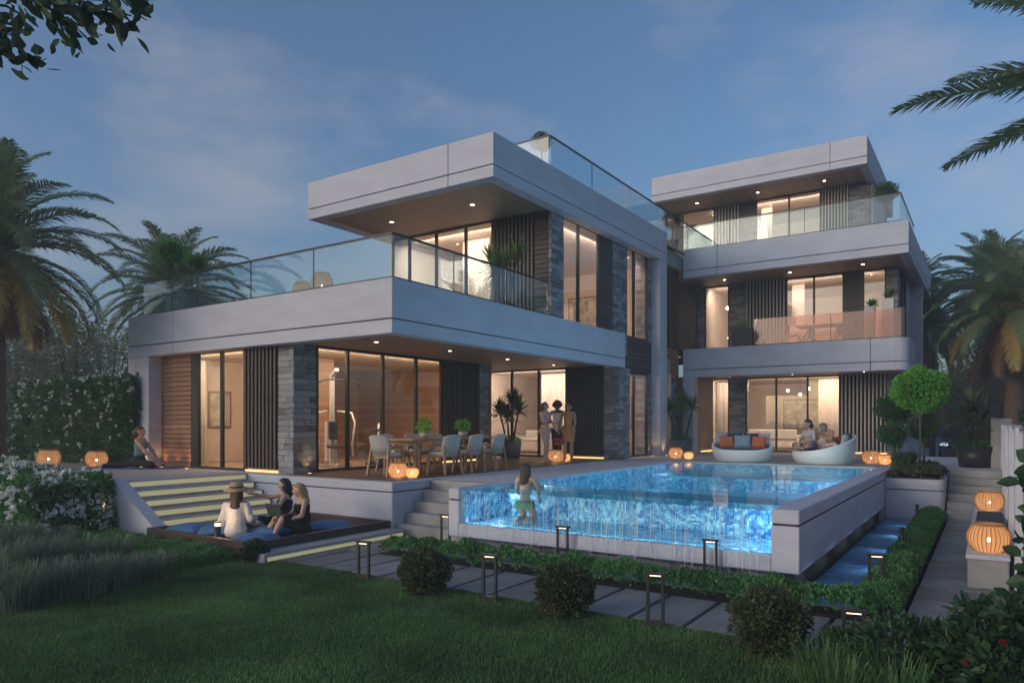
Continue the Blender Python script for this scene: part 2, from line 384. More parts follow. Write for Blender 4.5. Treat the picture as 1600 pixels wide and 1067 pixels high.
# facade helper: maps (s along the wall, t outwards, z)
class Fac:
    def __init__(s, axis, p): s.ax = axis; s.p = p
    def b(s, s0, s1, t0, t1, z0, z1):
        return (s0, s.p - t0, z0, s1, s.p - t1, z1) if s.ax == 'x' else (s.p + t0, s0, z0, s.p + t1, s1, z1)
    def su(s, u): return sx(u, s.p) if s.ax == 'x' else sy(u, s.p)
    def pt(s, a, t, z): return (a, s.p - t, z) if s.ax == 'x' else (s.p + t, a, z)
    def window(s, s0, s1, z0, z1, cuts=(), glass='glass_window', fw=.05, curtain=None):
        m = MB(); m.box(*s.b(s0, s1, -.05, .03, z0, z0 + fw)); m.box(*s.b(s0, s1, -.05, .03, z1 - fw, z1))
        m.box(*s.b(s0, s0 + fw, -.05, .03, z0 + fw, z1 - fw)); m.box(*s.b(s1 - fw, s1, -.05, .03, z0 + fw, z1 - fw))
        w = m.build('window', 'frame_metal', vil)
        e = [s0 + fw] + list(cuts) + [s1 - fw]
        for c in cuts: bx('mullion', 'frame_metal', w, s.b(c - .03, c + .03, -.05, .035, z0 + fw, z1 - fw))
        for i in range(len(e) - 1):
            a = e[i] + (.03 if i else 0); b2 = e[i + 1] - (.03 if i < len(e) - 2 else 0)
            bx('pane', glass, w, s.b(a, b2, -.012, -.004, z0 + fw, z1 - fw))
        return w
    def slats(s, s0, s1, z0, z1, n, mat='slat_dark', fill=.55, back='backing_dark'):
        k = bx('slat_screen', back, vil, s.b(s0, s1, -.05, 0, z0, z1))
        pitch = (s1 - s0) / n; w = pitch * fill
        me = MB().box(*Fac(s.ax, 0).b(-w / 2, w / 2, .012, .075, z0 + .004, z1 - .004), c=.004).mesh('slat')
        for i in range(n):
            a = s0 + pitch * (i + .5)
            link('slat', me, mat, k, (a, s.p, 0) if s.ax == 'x' else (s.p, a, 0))
        return k
    def planks(s, s0, s1, z0, z1, n, mat='plank_dark'):
        k = bx('cladding', 'backing_dark', vil, s.b(s0, s1, -.05, 0, z0, z1))
        h = (z1 - z0) / n; me = MB().box(*Fac(s.ax, 0).b(s0 + .003, s1 - .003, .004, .032, .006, h - .006), c=.005).mesh('plank')
        for i in range(n): link('plank', me, mat, k, (0, s.p, z0 + i * h) if s.ax == 'x' else (s.p, 0, z0 + i * h))
        return k
UNIT_STONE = MB().box(-.5, -.5, -.5, .5, .5, .5, c=.04).mesh('stone')
def stone_pillar(x0, y0, x1, y1, z0, z1, single=True, faces=('-y', '+x'), h=.125, L0=.36, name='stone_pillar', parent=None, mat='stone_grey', core='mortar'):
    k = bx(name, core, parent or vil, (x0 + .03, y0 + .03, z0, x1 - .03, y1 - .03, z1))
    R = random.Random(int(abs(x0 * 77 + z0 * 31 + y0 * 13) * 10)); nz_ = max(1, round((z1 - z0) / h)); h = (z1 - z0) / nz_
    j = MB()
    for i in range(nz_):
        zc = z0 + (i + .5) * h
        for fc in faces:
            lo, hi = (x0, x1) if fc[1] == 'y' else (y0, y1)
            a = lo
            while a < hi - .01:
                ln = L0 * R.uniform(.45, 1.25); b = a + ln
                if hi - b < .12: b = hi
                d = R.uniform(.0, .016); w = b - a - .008
                c = (a + b) / 2
                if fc == '-y': lc = (c, y0 + .025 - d / 2, zc); sc = (w, .05 + d, h - .008)
                elif fc == '+y': lc = (c, y1 - .025 + d / 2, zc); sc = (w, .05 + d, h - .008)
                elif fc == '+x': lc = (x1 - .025 + d / 2, c, zc); sc = (.05 + d, w, h - .008)
                else: lc = (x0 + .025 - d / 2, c, zc); sc = (.05 + d, w, h - .008)
                if single: link('stone', UNIT_STONE, mat, k, lc, None, sc)
                else: j.box(*[lc[q] - sc[q] / 2 for q in range(3)], *[lc[q] + sc[q] / 2 for q in range(3)])
                a = b
    if not single: tag(j.build('stonework', mat, k, fix=False), kind='stuff')
    return k
def room(x0, y0, x1, y1, z0, z1, back='interior_wall', floor='floor_timber', left=True, right=False, backy=True):
    P('room_floor', floor, (x0, y0, z0 - .06, x1, y1, z0 + .006))
    P('room_ceiling', 'interior_ceiling', (x0, y0, z1 - .012, x1, y1, z1 - .004))
    if backy: P('room_wall', back, (x0 - .1, y1, z0 - .05, x1 + .1, y1 + .12, z1 + .04))
    if left: P('room_wall', back, (x0 - .12, y0, z0 - .05, x0, y1 - .002, z1 + .04))
    if right: P('room_wall', back, (x1, y0, z0 - .05, x1 + .12, y1 - .002, z1 + .04))
# --- gym: front wall at y=9.95, side glazing at x=-12.27
FG, XG = 9.97, -12.27
f = Fac('x', FG); g0 = ZD + .02; g1 = Z1 + .05
f.planks(sx(240, FG), f.su(300), g0, g1, 24, 'plank_warm')
P('door_post', 'frame_metal', f.b(f.su(300), f.su(309), -.05, .03, g0, g1))
f.window(f.su(309), f.su(384), g0, g1, [f.su(347)])
f.slats(f.su(384), f.su(436), g0 + .06, g1, 9)
P('led_strip', 'strip_warm', f.b(f.su(384) + .02, f.su(436) - .02, 0, .03, g0, g0 + .03))
stone_pillar(f.su(436), FG - .02, XG + .02, 10.56, g0, g1)
s = Fac('y', XG)
s.window(10.57, s.su(690), g0, g1, [s.su(543), s.su(598), s.su(650)])
s.slats(s.su(690), s.su(747), g0 + .06, g1, 15)
stone_pillar(XG - .45, s.su(747), XG + .02, s.su(767), g0, g1, True)
P('led_strip', 'strip_warm', s.b(s.su(690) + .02, s.su(747) - .02, 0, .03, g0, g0 + .03))
room(-17.6, FG + .06, XG - .06, 17.0, g0, g1, 'gym_panel')
P('room_wall', 'interior_wall', (-17.6, 13.0, g0 + .01, -14.62, 13.1, g1 - .02)); P('room_wall', 'interior_wall', (-17.598, 10.06, g0 + .01, -17.56, 12.99, g1 - .02)); P('room_wall', 'interior_wall', (-14.62, 10.9, g0 + .01, -14.55, 13.1, g1 - .02)); P('room_wall', 'gym_panel', (-14.549, 10.9, g0 + .01, -14.5, 13.1, g1 - .02))
P('room_wall', 'interior_wall', (-17.6, 17.13, g0, XG - .08, 17.25, g1))
# --- living room behind the covered terrace, front wall at y=19.25
F2 = 19.25
f = Fac('x', F2)
f.window(-14.2, f.su(886), g0, g1, [f.su(800), f.su(842)])
f.slats(f.su(886), f.su(944), g0 + .06, g1, 16)
P('led_strip', 'strip_warm', f.b(f.su(886) + .02, f.su(944) - .02, 0, .03, g0, g0 + .03))
stone_pillar(f.su(944), F2 - .03, XR, 19.95, g0, Z1 - .005)
XS = -9.42
room(-14.4, F2 + .06, XS - .08, 24.0, g0, g1, 'interior_wall')
# east side wall of the left wing (x=-9.42), ground floor strip and cladding between floors
s = Fac('y', XS)
s.window(20.0, 22.0, g0, Z1 - .06, [s.su(990)])
stone_pillar(XS - .4, 22.01, XS + .03, 22.33, g0, Z1 - .06, False)
s.planks(19.97, 22.33, Z1 - .05, Z1t - .0, 9)
# --- upper floor of the left wing
ZU = 4.30
FU = 15.8
lband(-15.18, XR, 12.8, 22.95, Z2, Z2t, [sx(700, 12.8)])
band('y', 13.104, 22.95, -15.18, Z2, Z2t, .3, -1)
P('slab', 'roof_membrane', (-14.87, 13.11, Z2 + .13, XR - .31, 30.0, Z2t - .35))
P('soffit', 'soffit_timber', (-14.87, 13.11, Z2 + .06, XR - .31, 22.9, Z2 + .128))
f = Fac('x', FU); u1 = Z2 + .055
f.window(-14.95, f.su(771), ZU, u1, [f.su(640), f.su(682), f.su(728)])
f.slats(f.su(771), f.su(836), ZU, u1, 11)
f.planks(f.su(836), f.su(858), ZU, u1, 26)
stone_pillar(f.su(858), FU - .03, -9.36, 16.38, ZU, u1)
s = Fac('y', XS)
s.window(16.39, s.su(935), ZU, u1, [s.su(903)])
s.planks(s.su(935), s.su(955), ZU, u1, 26)
stone_pillar(XS - .4, s.su(955), XS + .06, s.su(977), ZU - .2, u1, False)
s.window(s.su(977) + .01, 22.0, Z1t, u1, [s.su(990)])
stone_pillar(XS - .4, 22.01, XS + .03, 22.33, Z1t, u1, False)
room(-14.95, FU + .06, XS - .08, 23.5, ZU, u1, 'interior_wall')
# portal frame at the wing's end, standing on the terrace
P('portal_leg', 'render_white', (-9.47, 22.34, ZD, XR, 22.74, Z2 - .004), .012)
P('portal_leg', 'render_white', (-9.45, 22.752, ZD, XR, 22.95, Z2 - .004), .012)
P('groove', 'groove', (-9.44, 22.7, ZD, XR - .03, 22.79, Z2 - .01))
# --- recess between the wings
XC = -9.6
s = Fac('y', XC)
s.window(22.96, 24.3, g0, Z1 - .1, [23.7]); s.planks(22.96, 25.3, Z1 - .09, Z1t, 9, 'plank_warm')
s.window(22.96, 24.2, Z1t, V2 - .05, []); s.slats(24.2, 27.3, Z1t, V2 - .05, 14)
s.planks(22.96, 25.3, V2 - .04, V2t - .05, 9)
P('wall', 'interior_wall', (-14.4, 23.6, Z1t, -10.6, 23.7, V2)); P('wall', 'render_white', (-14.4, 24.05, ZD, -10.8, 24.2, Z1))
stone_pillar(XC - .3, 24.31, XC + .02, 25.1, g0, Z1 - .1, False)
P('wall', 'render_white', (-18.1, 17.3, ZD, -14.42, 24.0, Z1 + .1)); P('wall', 'render_white', (-18.1, 10.4, ZD, -17.75, 17.3, Z1 + .1))
# --- rear wing
YB, FB, XBR = 25.1, 27.45, -2.1
XBL = sx(1067, YB)
band('x', XBL, XBR - .35, YB, Z1, Z1t, .3, -1, [sx(1360, YB)])
# rounded end of the first-floor fascia
def round_end(zlo, zhi, gz=.26, r=.35):
    for a, b2 in ((zlo, zlo + gz), (zlo + gz + .022, zhi)):
        m = MB(); pts = [(XBR - r + r * math.sin(t), YB + r - r * math.cos(t)) for t in np.linspace(0, math.pi / 2, 7)] + [(XBR, YB + 2.3), (XBR - .3, YB + 2.3)] + [(XBR - .3, YB + .34), (XBR - r + .004, YB + .3)]
        n = len(pts); v = [(x, y, a) for x, y in pts] + [(x, y, b2) for x, y in pts]
        m.add(v, [tuple(range(n))[::-1], tuple(range(n, 2 * n))] + [(i, (i + 1) % n, (i + 1) % n + n, i + n) for i in range(n)])
        m.build('fascia', 'render_white', vil)
    P('groove', 'groove', (XBR - .33, YB + .4, zlo + gz - .03, XBR - .04, YB + 2.2, zlo + gz + .05))
round_end(Z1, Z1t)
P('slab', 'roof_membrane', (XBL + .05, YB + .31, Z1 + .12, XBR - .32, 36, Z1t - .55))
P('balcony_floor', 'step_stone', (XBL + .05, YB + .31, Z1t - .549, XBR - .36, FB - .1, Z1t - .1))
P('soffit', 'soffit_timber', (XBL + .05, YB + .31, Z1 + .05, XBR - .32, FB + .2, Z1 + .118))
P('portal_leg', 'render_white', (XBL, YB, ZD, sx(1083, YB), YB + .5, Z1 - .004), .012)
f = Fac('x', FB)
P('wall', 'cabinet_timber', (sx(1067, FB) - .3, YB + .52, ZD, XBL + .35, FB, Z1 + .05))
P('led_strip', 'strip_warm', (XBL + .36, YB + .9, ZD + .01, XBL + .4, FB - .1, ZD + .04))
f.window(f.su(1108), f.su(1140), g0, g1, [])
P('wall', 'cabinet_timber', f.b(XBL + .3, f.su(1108), -.05, 0, g0, g1))
stone_pillar(f.su(1140), FB - .04, f.su(1165), FB + .4, g0, g1, False)
f.window(f.su(1165), f.su(1313), g0, g1, [f.su(1213), f.su(1262)])
f.slats(f.su(1313), f.su(1386), g0 + .06, g1, 12, 'slat_pale', .42)
P('led_strip', 'strip_warm', f.b(f.su(1313), f.su(1386), 0, .03, g0, g0 + .03))
stone_pillar(f.su(1386), FB - .04, -2.62, FB + .8, g0, g1, False)
P('wall', 'render_white', (-2.9, FB + .82, ZD, -2.62, 35.5, Z1 + .1))
room(-9.3, FB + .06, -2.95, 32.4, g0, g1, 'interior_wall', right=True)
# first floor of the rear wing
z0, z1 = 4.35, V2 + .05
f.planks(f.su(1060), f.su(1081), z0, z1, 26)
stone_pillar(f.su(1081), FB - .04, f.su(1101), FB + .4, z0, z1, False)
f.window(f.su(1101), f.su(1140), z0, z1, [])
stone_pillar(f.su(1140), FB - .04, f.su(1165), FB + .4, z0, z1, False)
f.slats(f.su(1165), f.su(1228), z0, z1, 12, 'slat_pale', .42)
f.window(f.su(1228), f.su(1319), z0, z1, [f.su(1272)])
f.planks(f.su(1319), f.su(1348), z0, z1, 26)
f.window(f.su(1348), f.su(1385), z0, z1, [])
stone_pillar(f.su(1385), FB - .04, -2.62, FB + .6, z0, z1, False)
room(-9.3, FB + .06, -2.95, 32.4, z0, z1, 'interior_wall', right=True)
sw = Fac('y', -2.64); sw.window(FB + .62, 30.2, z0, z1, [29.1]); P('wall', 'render_white', (-2.95, 30.22, z0, -2.60, 35.5, z1 + .1)); P('pilaster', 'render_white', (-2.62, 31.5, ZD, -2.2, 32.1, V2))
# second-floor slab and terrace
lband(XBL, XBR, YB, 35.2, V2, V2t, [sx(1120, YB)])
P('slab', 'roof_membrane', (XBL + .05, YB + .31, V2 + .12, XBR - .31, 36, V2t - .45))
P('soffit', 'soffit_timber', (XBL + .05, YB + .31, V2 + .05, XBR - .31, 35.2, V2 + .118))
# second floor
FT = 29.9; f = Fac('x', FT); z0, z1 = 7.95, V3 + .05
f.window(f.su(1066), f.su(1117), z0, z1, [])
f.slats(f.su(1117), f.su(1156), z0, z1, 8, 'slat_pale', .42)
f.planks(f.su(1156), f.su(1181), z0, z1, 24)
f.window(f.su(1181), f.su(1283), z0, z1, [f.su(1233)])
f.slats(f.su(1283), f.su(1327), z0, z1, 9, 'slat_pale', .42)
stone_pillar(f.su(1327), FT - .04, f.su(1360), FT + .6, z0, z1, False)
room(f.su(1050), FT + .06, f.su(1358), 34, z0, z1, 'interior_wall', right=True)
P('wall', 'plank_dark', (-11.5, FT, z0, f.su(1066), FT + .1, z1))
# roof of the rear wing
YT = 27.6; XT0, XT1 = sx(1018, YT), sx(1355, YT)
lband(XT0, XT1, YT, 35.5, V3, V3t, [sx(1297, YT)])
P('slab', 'roof_membrane', (XT0 + .02, YT + .31, V3 + .13, XT1 - .31, 35.4, V3t - .3))
P('soffit', 'soffit_timber', (XT0 + .02, YT + .31, V3 + .06, XT1 - .31, 35.4, V3 + .128))
# ------------------------------------------------------------------ glass balustrades
def balustrade(axis, p, cuts, z0, z1, glass='glass_rail', rail=True, th=.02):
    """channel at the foot, one pane between each two cuts, slim handrail"""
    k = bx('balustrade', 'rail_metal', vil, (cuts[0], p - .03, z0 - .02, cuts[-1], p + .03, z0 + .03) if axis == 'x' else (p - .03, cuts[0], z0 - .02, p + .03, cuts[-1], z0 + .03))
    for a, b2 in zip(cuts[:-1], cuts[1:]):
        q = (a + .008, p - th / 2, z0 + .03, b2 - .008, p + th / 2, z1) if axis == 'x' else (p - th / 2, a + .008, z0 + .03, p + th / 2, b2 - .008, z1)
        bx('pane', glass, k, q)
    for a in cuts[1:-1]:
        bx('joint', 'rail_metal', k, (a - .007, p - .011, z0 + .03, a + .007, p + .011, z1) if axis == 'x' else (p - .011, a - .007, z0 + .03, p + .011, a + .007, z1))
    if rail: bx('handrail', 'rail_metal', k, (cuts[0], p - .022, z1, cuts[-1], p + .022, z1 + .035) if axis == 'x' else (p - .022, cuts[0], z1, p + .022, cuts[-1], z1 + .035))
    return k
ya = YF + .06
balustrade('x', ya, [sx(225, ya), sx(300, ya), sx(392, ya), sx(490, ya), XR - .05], Z1t, 5.52)
balustrade('y', sx(225, ya), [ya + .03, 12, 14.5], Z1t, 5.52)
xa = XR - .06
balustrade('y', xa, [ya + .03, sy(709, xa), sy(790, xa), 15.2], Z1t, 5.52)
xb = -9.29
balustrade('x', 15.55, [-12.6, -10.9, xb - .02], Z2t - .3, 9.31)
balustrade('y', xb, [15.58, sy(925, xb), sy(982, xb), sy(1032, xb), sy(1075, xb), 28.2], Z2t - .3, 9.31)
yb = YB + .06
balustrade('x', yb, [XBL + .05, sx(1140, yb), sx(1257, yb), sx(1330, yb), sx(1407, yb)], V2t, 9.18)
balustrade('y', sx(1407, yb), [yb + .03, 27.3, 29.8], V2t, 9.18)
k = balustrade('x', yb, [sx(1178, yb), sx(1298, yb), sx(1409, yb)], Z1t, 5.62, 'glass_pink', False)
bx('post', 'frame_metal', k, (sx(1409, yb), yb - .04, Z1t, sx(1414, yb), yb + .05, 5.64))
# ------------------------------------------------------------------ downlights (lit in the photo)
def downlight(x, y, z, e=18):
    d = MB().lathe([(0, -.004), (.05, -.004), (.05, .0)], 12).build('downlight', 'lamp_warm', vil, (x, y, z))
    MB().lathe([(.052, 0), (.052, -.008), (.075, -.008), (.075, 0)], 14).build('bezel', 'rail_metal', d)
    lamp('SPOT', 'downlight_beam', (x, y, z - .04), e, (1, .72, .42), vil, .05, (0, 0, 0), rad(125), blend=.9)
for u, v in ((588, 534), (703, 548), (793, 561), (865, 570)):
    p = gp(u, v, Z1 + .05); downlight(p[0], p[1], p[2])
for u, v in ((612, 347), (738, 320)):
    p = gp(u, v, Z2 + .06); downlight(p[0], p[1], p[2], 26)
for u, v in ((1140, 587), (1238, 585), (1350, 580)):
    p = (sx(u, 26.3), 26.3, Z1 + .05); downlight(*p, 12)
for u in (1132, 1234, 1348): downlight(sx(u, 26.4), 26.4, V2 + .05, 16)
for u in (1089, 1184, 1288): downlight(sx(u, 28.9), 28.9, V3 + .06, 16)
# ------------------------------------------------------------------ light in the rooms: lamps in the ceilings behind the window heads
def cove(loc, ln, e, inward, col=(1, .76, .58)):
    """lamp strip along the window head, tilted down into the room"""
    z = -Vector((inward[0] * .8, inward[1] * .8, -1)).normalized(); x = Vector((abs(inward[1]), abs(inward[0]), 0)); y = z.cross(x)
    o = lamp('AREA', 'ceiling_lamp', loc, e * .46, col, vil, ln, Matrix((x, y, z)).transposed().to_euler(), size_y=.3)
cove((-14.9, FG + .4, g1 - .08), 4.2, 230, (0, 1), (1, .70, .45))
cove((XG - .4, 13.6, g1 - .08), 5.5, 260, (-1, 0), (1, .68, .42))
cove((-11.9, F2 + .4, g1 - .08), 4.2, 260, (0, 1), (1, .77, .62))
cove((-12.2, FU + .4, u1 - .08), 4.6, 330, (0, 1), (1, .77, .6))
cove((XS - .45, 19.3, u1 - .08), 5, 300, (-1, 0), (1, .75, .56))
cove((-6.2, FB + .4, g1 - .08), 5.8, 330, (0, 1))
cove((-6.2, FB + .4, V2 - .03), 5.8, 330, (0, 1), (1, .78, .62))
cove((-7.5, FT + .4, V3 - .03), 5, 330, (0, 1), (1, .78, .62))
def pendant(x, y, ztop, zb, r=.07):
    t = MB().lathe([(0, -r), (r * .7, -r * .7), (r, 0), (r * .7, r * .7), (0, r)], 10).build('pendant_globe', 'lamp_star', vil, (x, y, zb))
    MB().tube([(0, 0, r), (0, 0, ztop - zb)], .006, 5).build('cord', 'frame_metal', t)
for x, y, zb in ((-10.6, 20.9, 3.25), (-11.0, 21.3, 3.05), (-10.2, 21.5, 3.15), (-11.5, 20.6, 2.9), (-10.4, 20.4, 2.75), (-9.9, 21.2, 3.3)): pendant(x, y, g1, zb, .06)
for x, y, zb in ((-6.6, 29.2, 3.3), (-6.2, 29.5, 3.15), (-5.8, 29.1, 3.35), (-5.4, 29.4, 3.2), (-5.0, 29.2, 3.4)): pendant(x, y, g1, zb, .06)
for x, y, zb in ((-8.7, 28.4, 6.6), (-8.55, 28.6, 6.0), (-8.6, 28.3, 5.4)): pendant(x, y, V2 + .05, zb, .08)
# ------------------------------------------------------------------ uplights washing the piers and cladding (their glow shows in the photo)
def uplight(x, y, z, e, col=(1, .62, .25)):
    d = MB().lathe([(0, 0), (.04, 0), (.04, .006), (0, .006)], 10).build('uplight', 'strip_warm', vil, (x, y, z)); lamp('SPOT', 'uplight_beam', (x, y, z + .03), e, col, vil, .03, (rad(180), 0, 0), rad(95), blend=.9)
uplight(XG + .14, 10.28, ZD + .013, 7); uplight(XG + .14, 16.8, ZD + .013, 8)
for u in (252, 272, 292): uplight(sx(u, FG - .14), FG - .14, ZD + .001, 6, (1, .48, .18))
uplight(sx(228, YF), YF - .12, ZD + .008, 5); uplight(XR + .12, 22.6, ZD + .005, 6); uplight(-9.25, 22.1, ZD + .001, 6); uplight(XBL + .6, YB + 1.2, ZD + .005, 7); uplight(sx(1400, FB - .2), FB - .2, ZD + .005, 7)
for u in (1062, 1078): uplight(sx(u, FB - .5), FB - .5, Z1t - .09, 7, (1, .5, .2))
# ------------------------------------------------------------------ pool
def mosaicmat(name, c0, c1, c2, tile=.03, scale=2.2, rough=.25, dist=2.0, wv=.28, lo=.42, mid=.62, hi=.85):
    """small glazed tiles of mixed tone: colour is picked per tile, pale joints"""
    m, t, b = nodes(name); A = t.nodes.new; K = t.links.new
    g = A('ShaderNodeNewGeometry')
    sn = A('ShaderNodeVectorMath'); sn.operation = 'SNAP'; sn.inputs[1].default_value = (tile,) * 3
    of = A('ShaderNodeVectorMath'); of.inputs[1].default_value = (.0007,) * 3; K(g.outputs['Position'], of.inputs[0]); K(of.outputs[0], sn.inputs[0])
    n = A('ShaderNodeTexNoise'); n.inputs['Scale'].default_value = scale; n.inputs['Detail'].default_value = 3; n.inputs['Distortion'].default_value = dist
    K(sn.outputs[0], n.inputs['Vector'])
    wn = A('ShaderNodeTexWhiteNoise'); K(sn.outputs[0], wn.inputs['Vector'])
    ad = A('ShaderNodeMath'); ad.operation = 'MULTIPLY_ADD'; ad.inputs[1].default_value = wv; K(wn.outputs['Value'], ad.inputs[0]); K(n.outputs['Fac'], ad.inputs[2])
    r = A('ShaderNodeValToRGB'); e = r.color_ramp.elements; e[0].position = lo; e[0].color = tuple(c0) + (1,); e[1].position = hi; e[1].color = tuple(c2) + (1,)
    k = e.new(mid); k.color = tuple(c1) + (1,)
    K(ad.outputs[0], r.inputs[0]); K(r.outputs[0], b.inputs['Base Color']); b.inputs['Roughness'].default_value = rough
    return m
mosaicmat('pool_caustic_mosaic', (.025, .13, .38), (.11, .42, .64), (.70, .93, .96), .03, 2.3, dist=5.0, wv=.10, lo=.42, mid=.54, hi=.70)  # mixed blue tiles, with pale caustic light veins painted into their colour
mosaicmat('basin_mosaic', (.08, .17, .40), (.20, .36, .60), (.50, .68, .84), .05, 1.6, .3, .6)
def watermat(name, tint, refl, base, sc, bump, film=0, fcol=(0, 0, 0)):
    m = glassmat(name, tint, refl, base, .02, film, fcol); t = m.node_tree; A = t.nodes.new; K = t.links.new
    g = A('ShaderNodeNewGeometry'); n = A('ShaderNodeTexNoise'); n.inputs['Scale'].default_value = sc; n.inputs['Detail'].default_value = 4; n.inputs['Distortion'].default_value = .6
    mpn = A('ShaderNodeMapping'); mpn.inputs['Scale'].default_value = (1, .7, 1); K(g.outputs['Position'], mpn.inputs[0]); K(mpn.outputs[0], n.inputs['Vector'])
    bn = A('ShaderNodeBump'); bn.inputs['Strength'].default_value = bump; bn.inputs['Distance'].default_value = .03; K(n.outputs['Fac'], bn.inputs['Height'])
    for nd in t.nodes:
        if nd.type in ('BSDF_GLOSSY', 'LAYER_WEIGHT'): K(bn.outputs[0], nd.inputs['Normal'])
    return m
watermat('pool_water', (.45, .84, .95), .45, .03, 2.2, .20, .52, (.09, .47, .66))
watermat('basin_water', (.80, .92, .98), .35, .04, 7.0, .6)
glassmat('pool_glass', (.80, .93, .97), .6, .05)
X0, X1, Y0, Y1 = -7.55, -1.97, 9.33, 19.5
ZW = .925
pool = thing('swimming_pool', 'raised infinity pool with blue mosaic and a glass front wall', 'pool')
def Q(name, mat, b, c=0.0): return bx(name, mat, pool, b, c)
def poolwall(b, face):
    x0, y0, x1, y1 = b
    Q('coping', 'render_white', (x0, y0, .775, x1, y1, .955), .014)
    Q('groove', 'groove', (x0 + .02, y0 + .02, .75, x1 - .02, y1 - .02, .775))
    Q('wall', 'render_white', (x0, y0, .16, x1, y1, .75), .012)
poolwall((X0, Y0, X0 + .22, Y1), 'l'); poolwall((X1 - .34, Y0, X1, 18.0), 'r')
Q('coping', 'render_white', (X1 - .34, 18.002, .775, X1, Y1, .953), .01); Q('wall', 'render_white', (X1 - .34, 18.002, -.2, X1, Y1, .773))
Q('beam', 'render_white', (X0 + .222, Y0, .16, X1 - .342, Y0 + .25, .37), .012)
gw = Q('glass_wall', 'pool_glass', (X0 + .222, Y0 + .05, .372, X1 - .342, Y0 + .09, ZW - .01))
stone_pillar(X0 + .3, Y0 + .28, X1 - .30, 17.9, -.22, .158, True, ('-y',), .075, .30, 'pool_base', pool, 'stone_base')
Q('pool_base', 'mortar', (X1 - .31, Y0 + .3, -.22, X1 - .12, 17.9, .158))
XI0, XI1, YI0, YI1 = X0 + .222, X1 - .342, Y0 + .252, Y1 - .0
Q('pool_floor', 'pool_caustic_mosaic', (XI0, Y0 + .1, .30, XI1, YI1, .372))
Q('pool_lining', 'pool_caustic_mosaic', (XI0 + .001, Y0 + .1, .373, XI0 + .012, YI1, .90)); Q('pool_lining', 'pool_caustic_mosaic', (XI1 - .012, Y0 + .1, .373, XI1 - .001, YI1, .90))
Q('pool_lining', 'pool_caustic_mosaic', (XI0 + .012, YI1 - .012, .373, XI1 - .012, YI1, .90))
Q('pool_shelf', 'pool_caustic_mosaic', (XI0 + .013, 17.4, .374, XI1 - .013, YI1 - .013, .70))
m = MB(); nx, ny = 24, 40
v = [(XI0 + .002 + (XI1 - XI0 - .004) * i / nx, Y0 + .052 + (YI1 - Y0 - .054) * j / ny, ZW) for j in range(ny + 1) for i in range(nx + 1)]
m.add(v, [(j * (nx + 1) + i, j * (nx + 1) + i + 1, (j + 1) * (nx + 1) + i + 1, (j + 1) * (nx + 1) + i) for j in range(ny) for i in range(nx)])
m.build('water', 'pool_water', pool, fix=False)
# underwater lamps, recessed in the walls
def pool_strip(loc, ln, e, d, along):
    z = -Vector(d).normalized(); x = Vector(along); lamp('AREA', 'pool_lamp', loc, e * .9, (.80, .93, 1), pool, ln, Matrix((x, z.cross(x), z)).transposed().to_euler(), size_y=.06)
Q('pool_bench', 'pool_caustic_mosaic', (XI0 + .013, 10.72, .374, XI1 - .013, 11.7, .85))
pool_strip((XI1 - .03, 15.2, .80), 6.4, 200, (-1, 0, -.05), (0, 1, 0)); pool_strip((XI0 + .03, 15.2, .86), 6.4, 50, (1, 0, .0), (0, 1, 0))
pool_strip((XI1 - .03, 10.1, .70), 1.0, 10, (-1, 0, 0), (0, 1, 0)); pool_strip((XI0 + .03, 10.1, .70), 1.0, 6, (1, 0, 0), (0, 1, 0))
pool_strip(((XI0 + XI1) / 2, Y0 + .16, .40), 4.9, 11, (0, 1, .42), (1, 0, 0))
# water running down over the glass and the beam
m, t, b = nodes('falling_water'); A = t.nodes.new; K = t.links.new
trn = A('ShaderNodeBsdfTransparent'); ms = A('ShaderNodeMixShader'); ms.inputs[0].default_value = .38
b.inputs['Base Color'].default_value = (.8, .88, .92, 1); b.inputs['Roughness'].default_value = .15
gi = A('ShaderNodeNewGeometry'); mrg = A('ShaderNodeMapRange'); mrg.inputs['To Min'].default_value = .12; mrg.inputs['To Max'].default_value = .75; K(gi.outputs['Random Per Island'], mrg.inputs[0])
K(mrg.outputs[0], ms.inputs[0])
K(trn.outputs[0], ms.inputs[1]); K(b.outputs[0], ms.inputs[2]); K(ms.outputs[0], t.nodes['Material Output'].inputs['Surface'])
mw = MB(); R = random.Random(5)
for i in range(330):
    x = R.uniform(XI0 + .03, XI1 - .03); w = R.choice([.003, .004, .005, .008, .012]); y = Y0 - R.uniform(.012, .05)
    zt = .93 if R.random() < .6 else R.uniform(.35, .85); zb = R.uniform(-.04, .35) if R.random() < .75 else R.uniform(.4, .7)
    if zb > zt - .1: zb = -.04
    n = 6; pr = []
    for k in range(n + 1):
        f_ = k / n; z = zt + (zb - zt) * f_; ww = w * (1 - .5 * abs(f_ - .4)); dx = R.uniform(-.004, .004); pr.append((x + dx, y - .02 * f_, z, ww))
    v = []; 
    for (a, yy, z, ww) in pr: v += [(a - ww / 2, yy + .002, z), (a, yy - ww * .35, z), (a + ww / 2, yy + .002, z)]
    mw.add(v, [(3 * k + q, 3 * k + q + 1, 3 * k + q + 4, 3 * k + q + 3) for k in range(n) for q in (0, 1)], True)
tag(mw.build('falling_water', 'falling_water', pool, fix=False), kind='stuff')
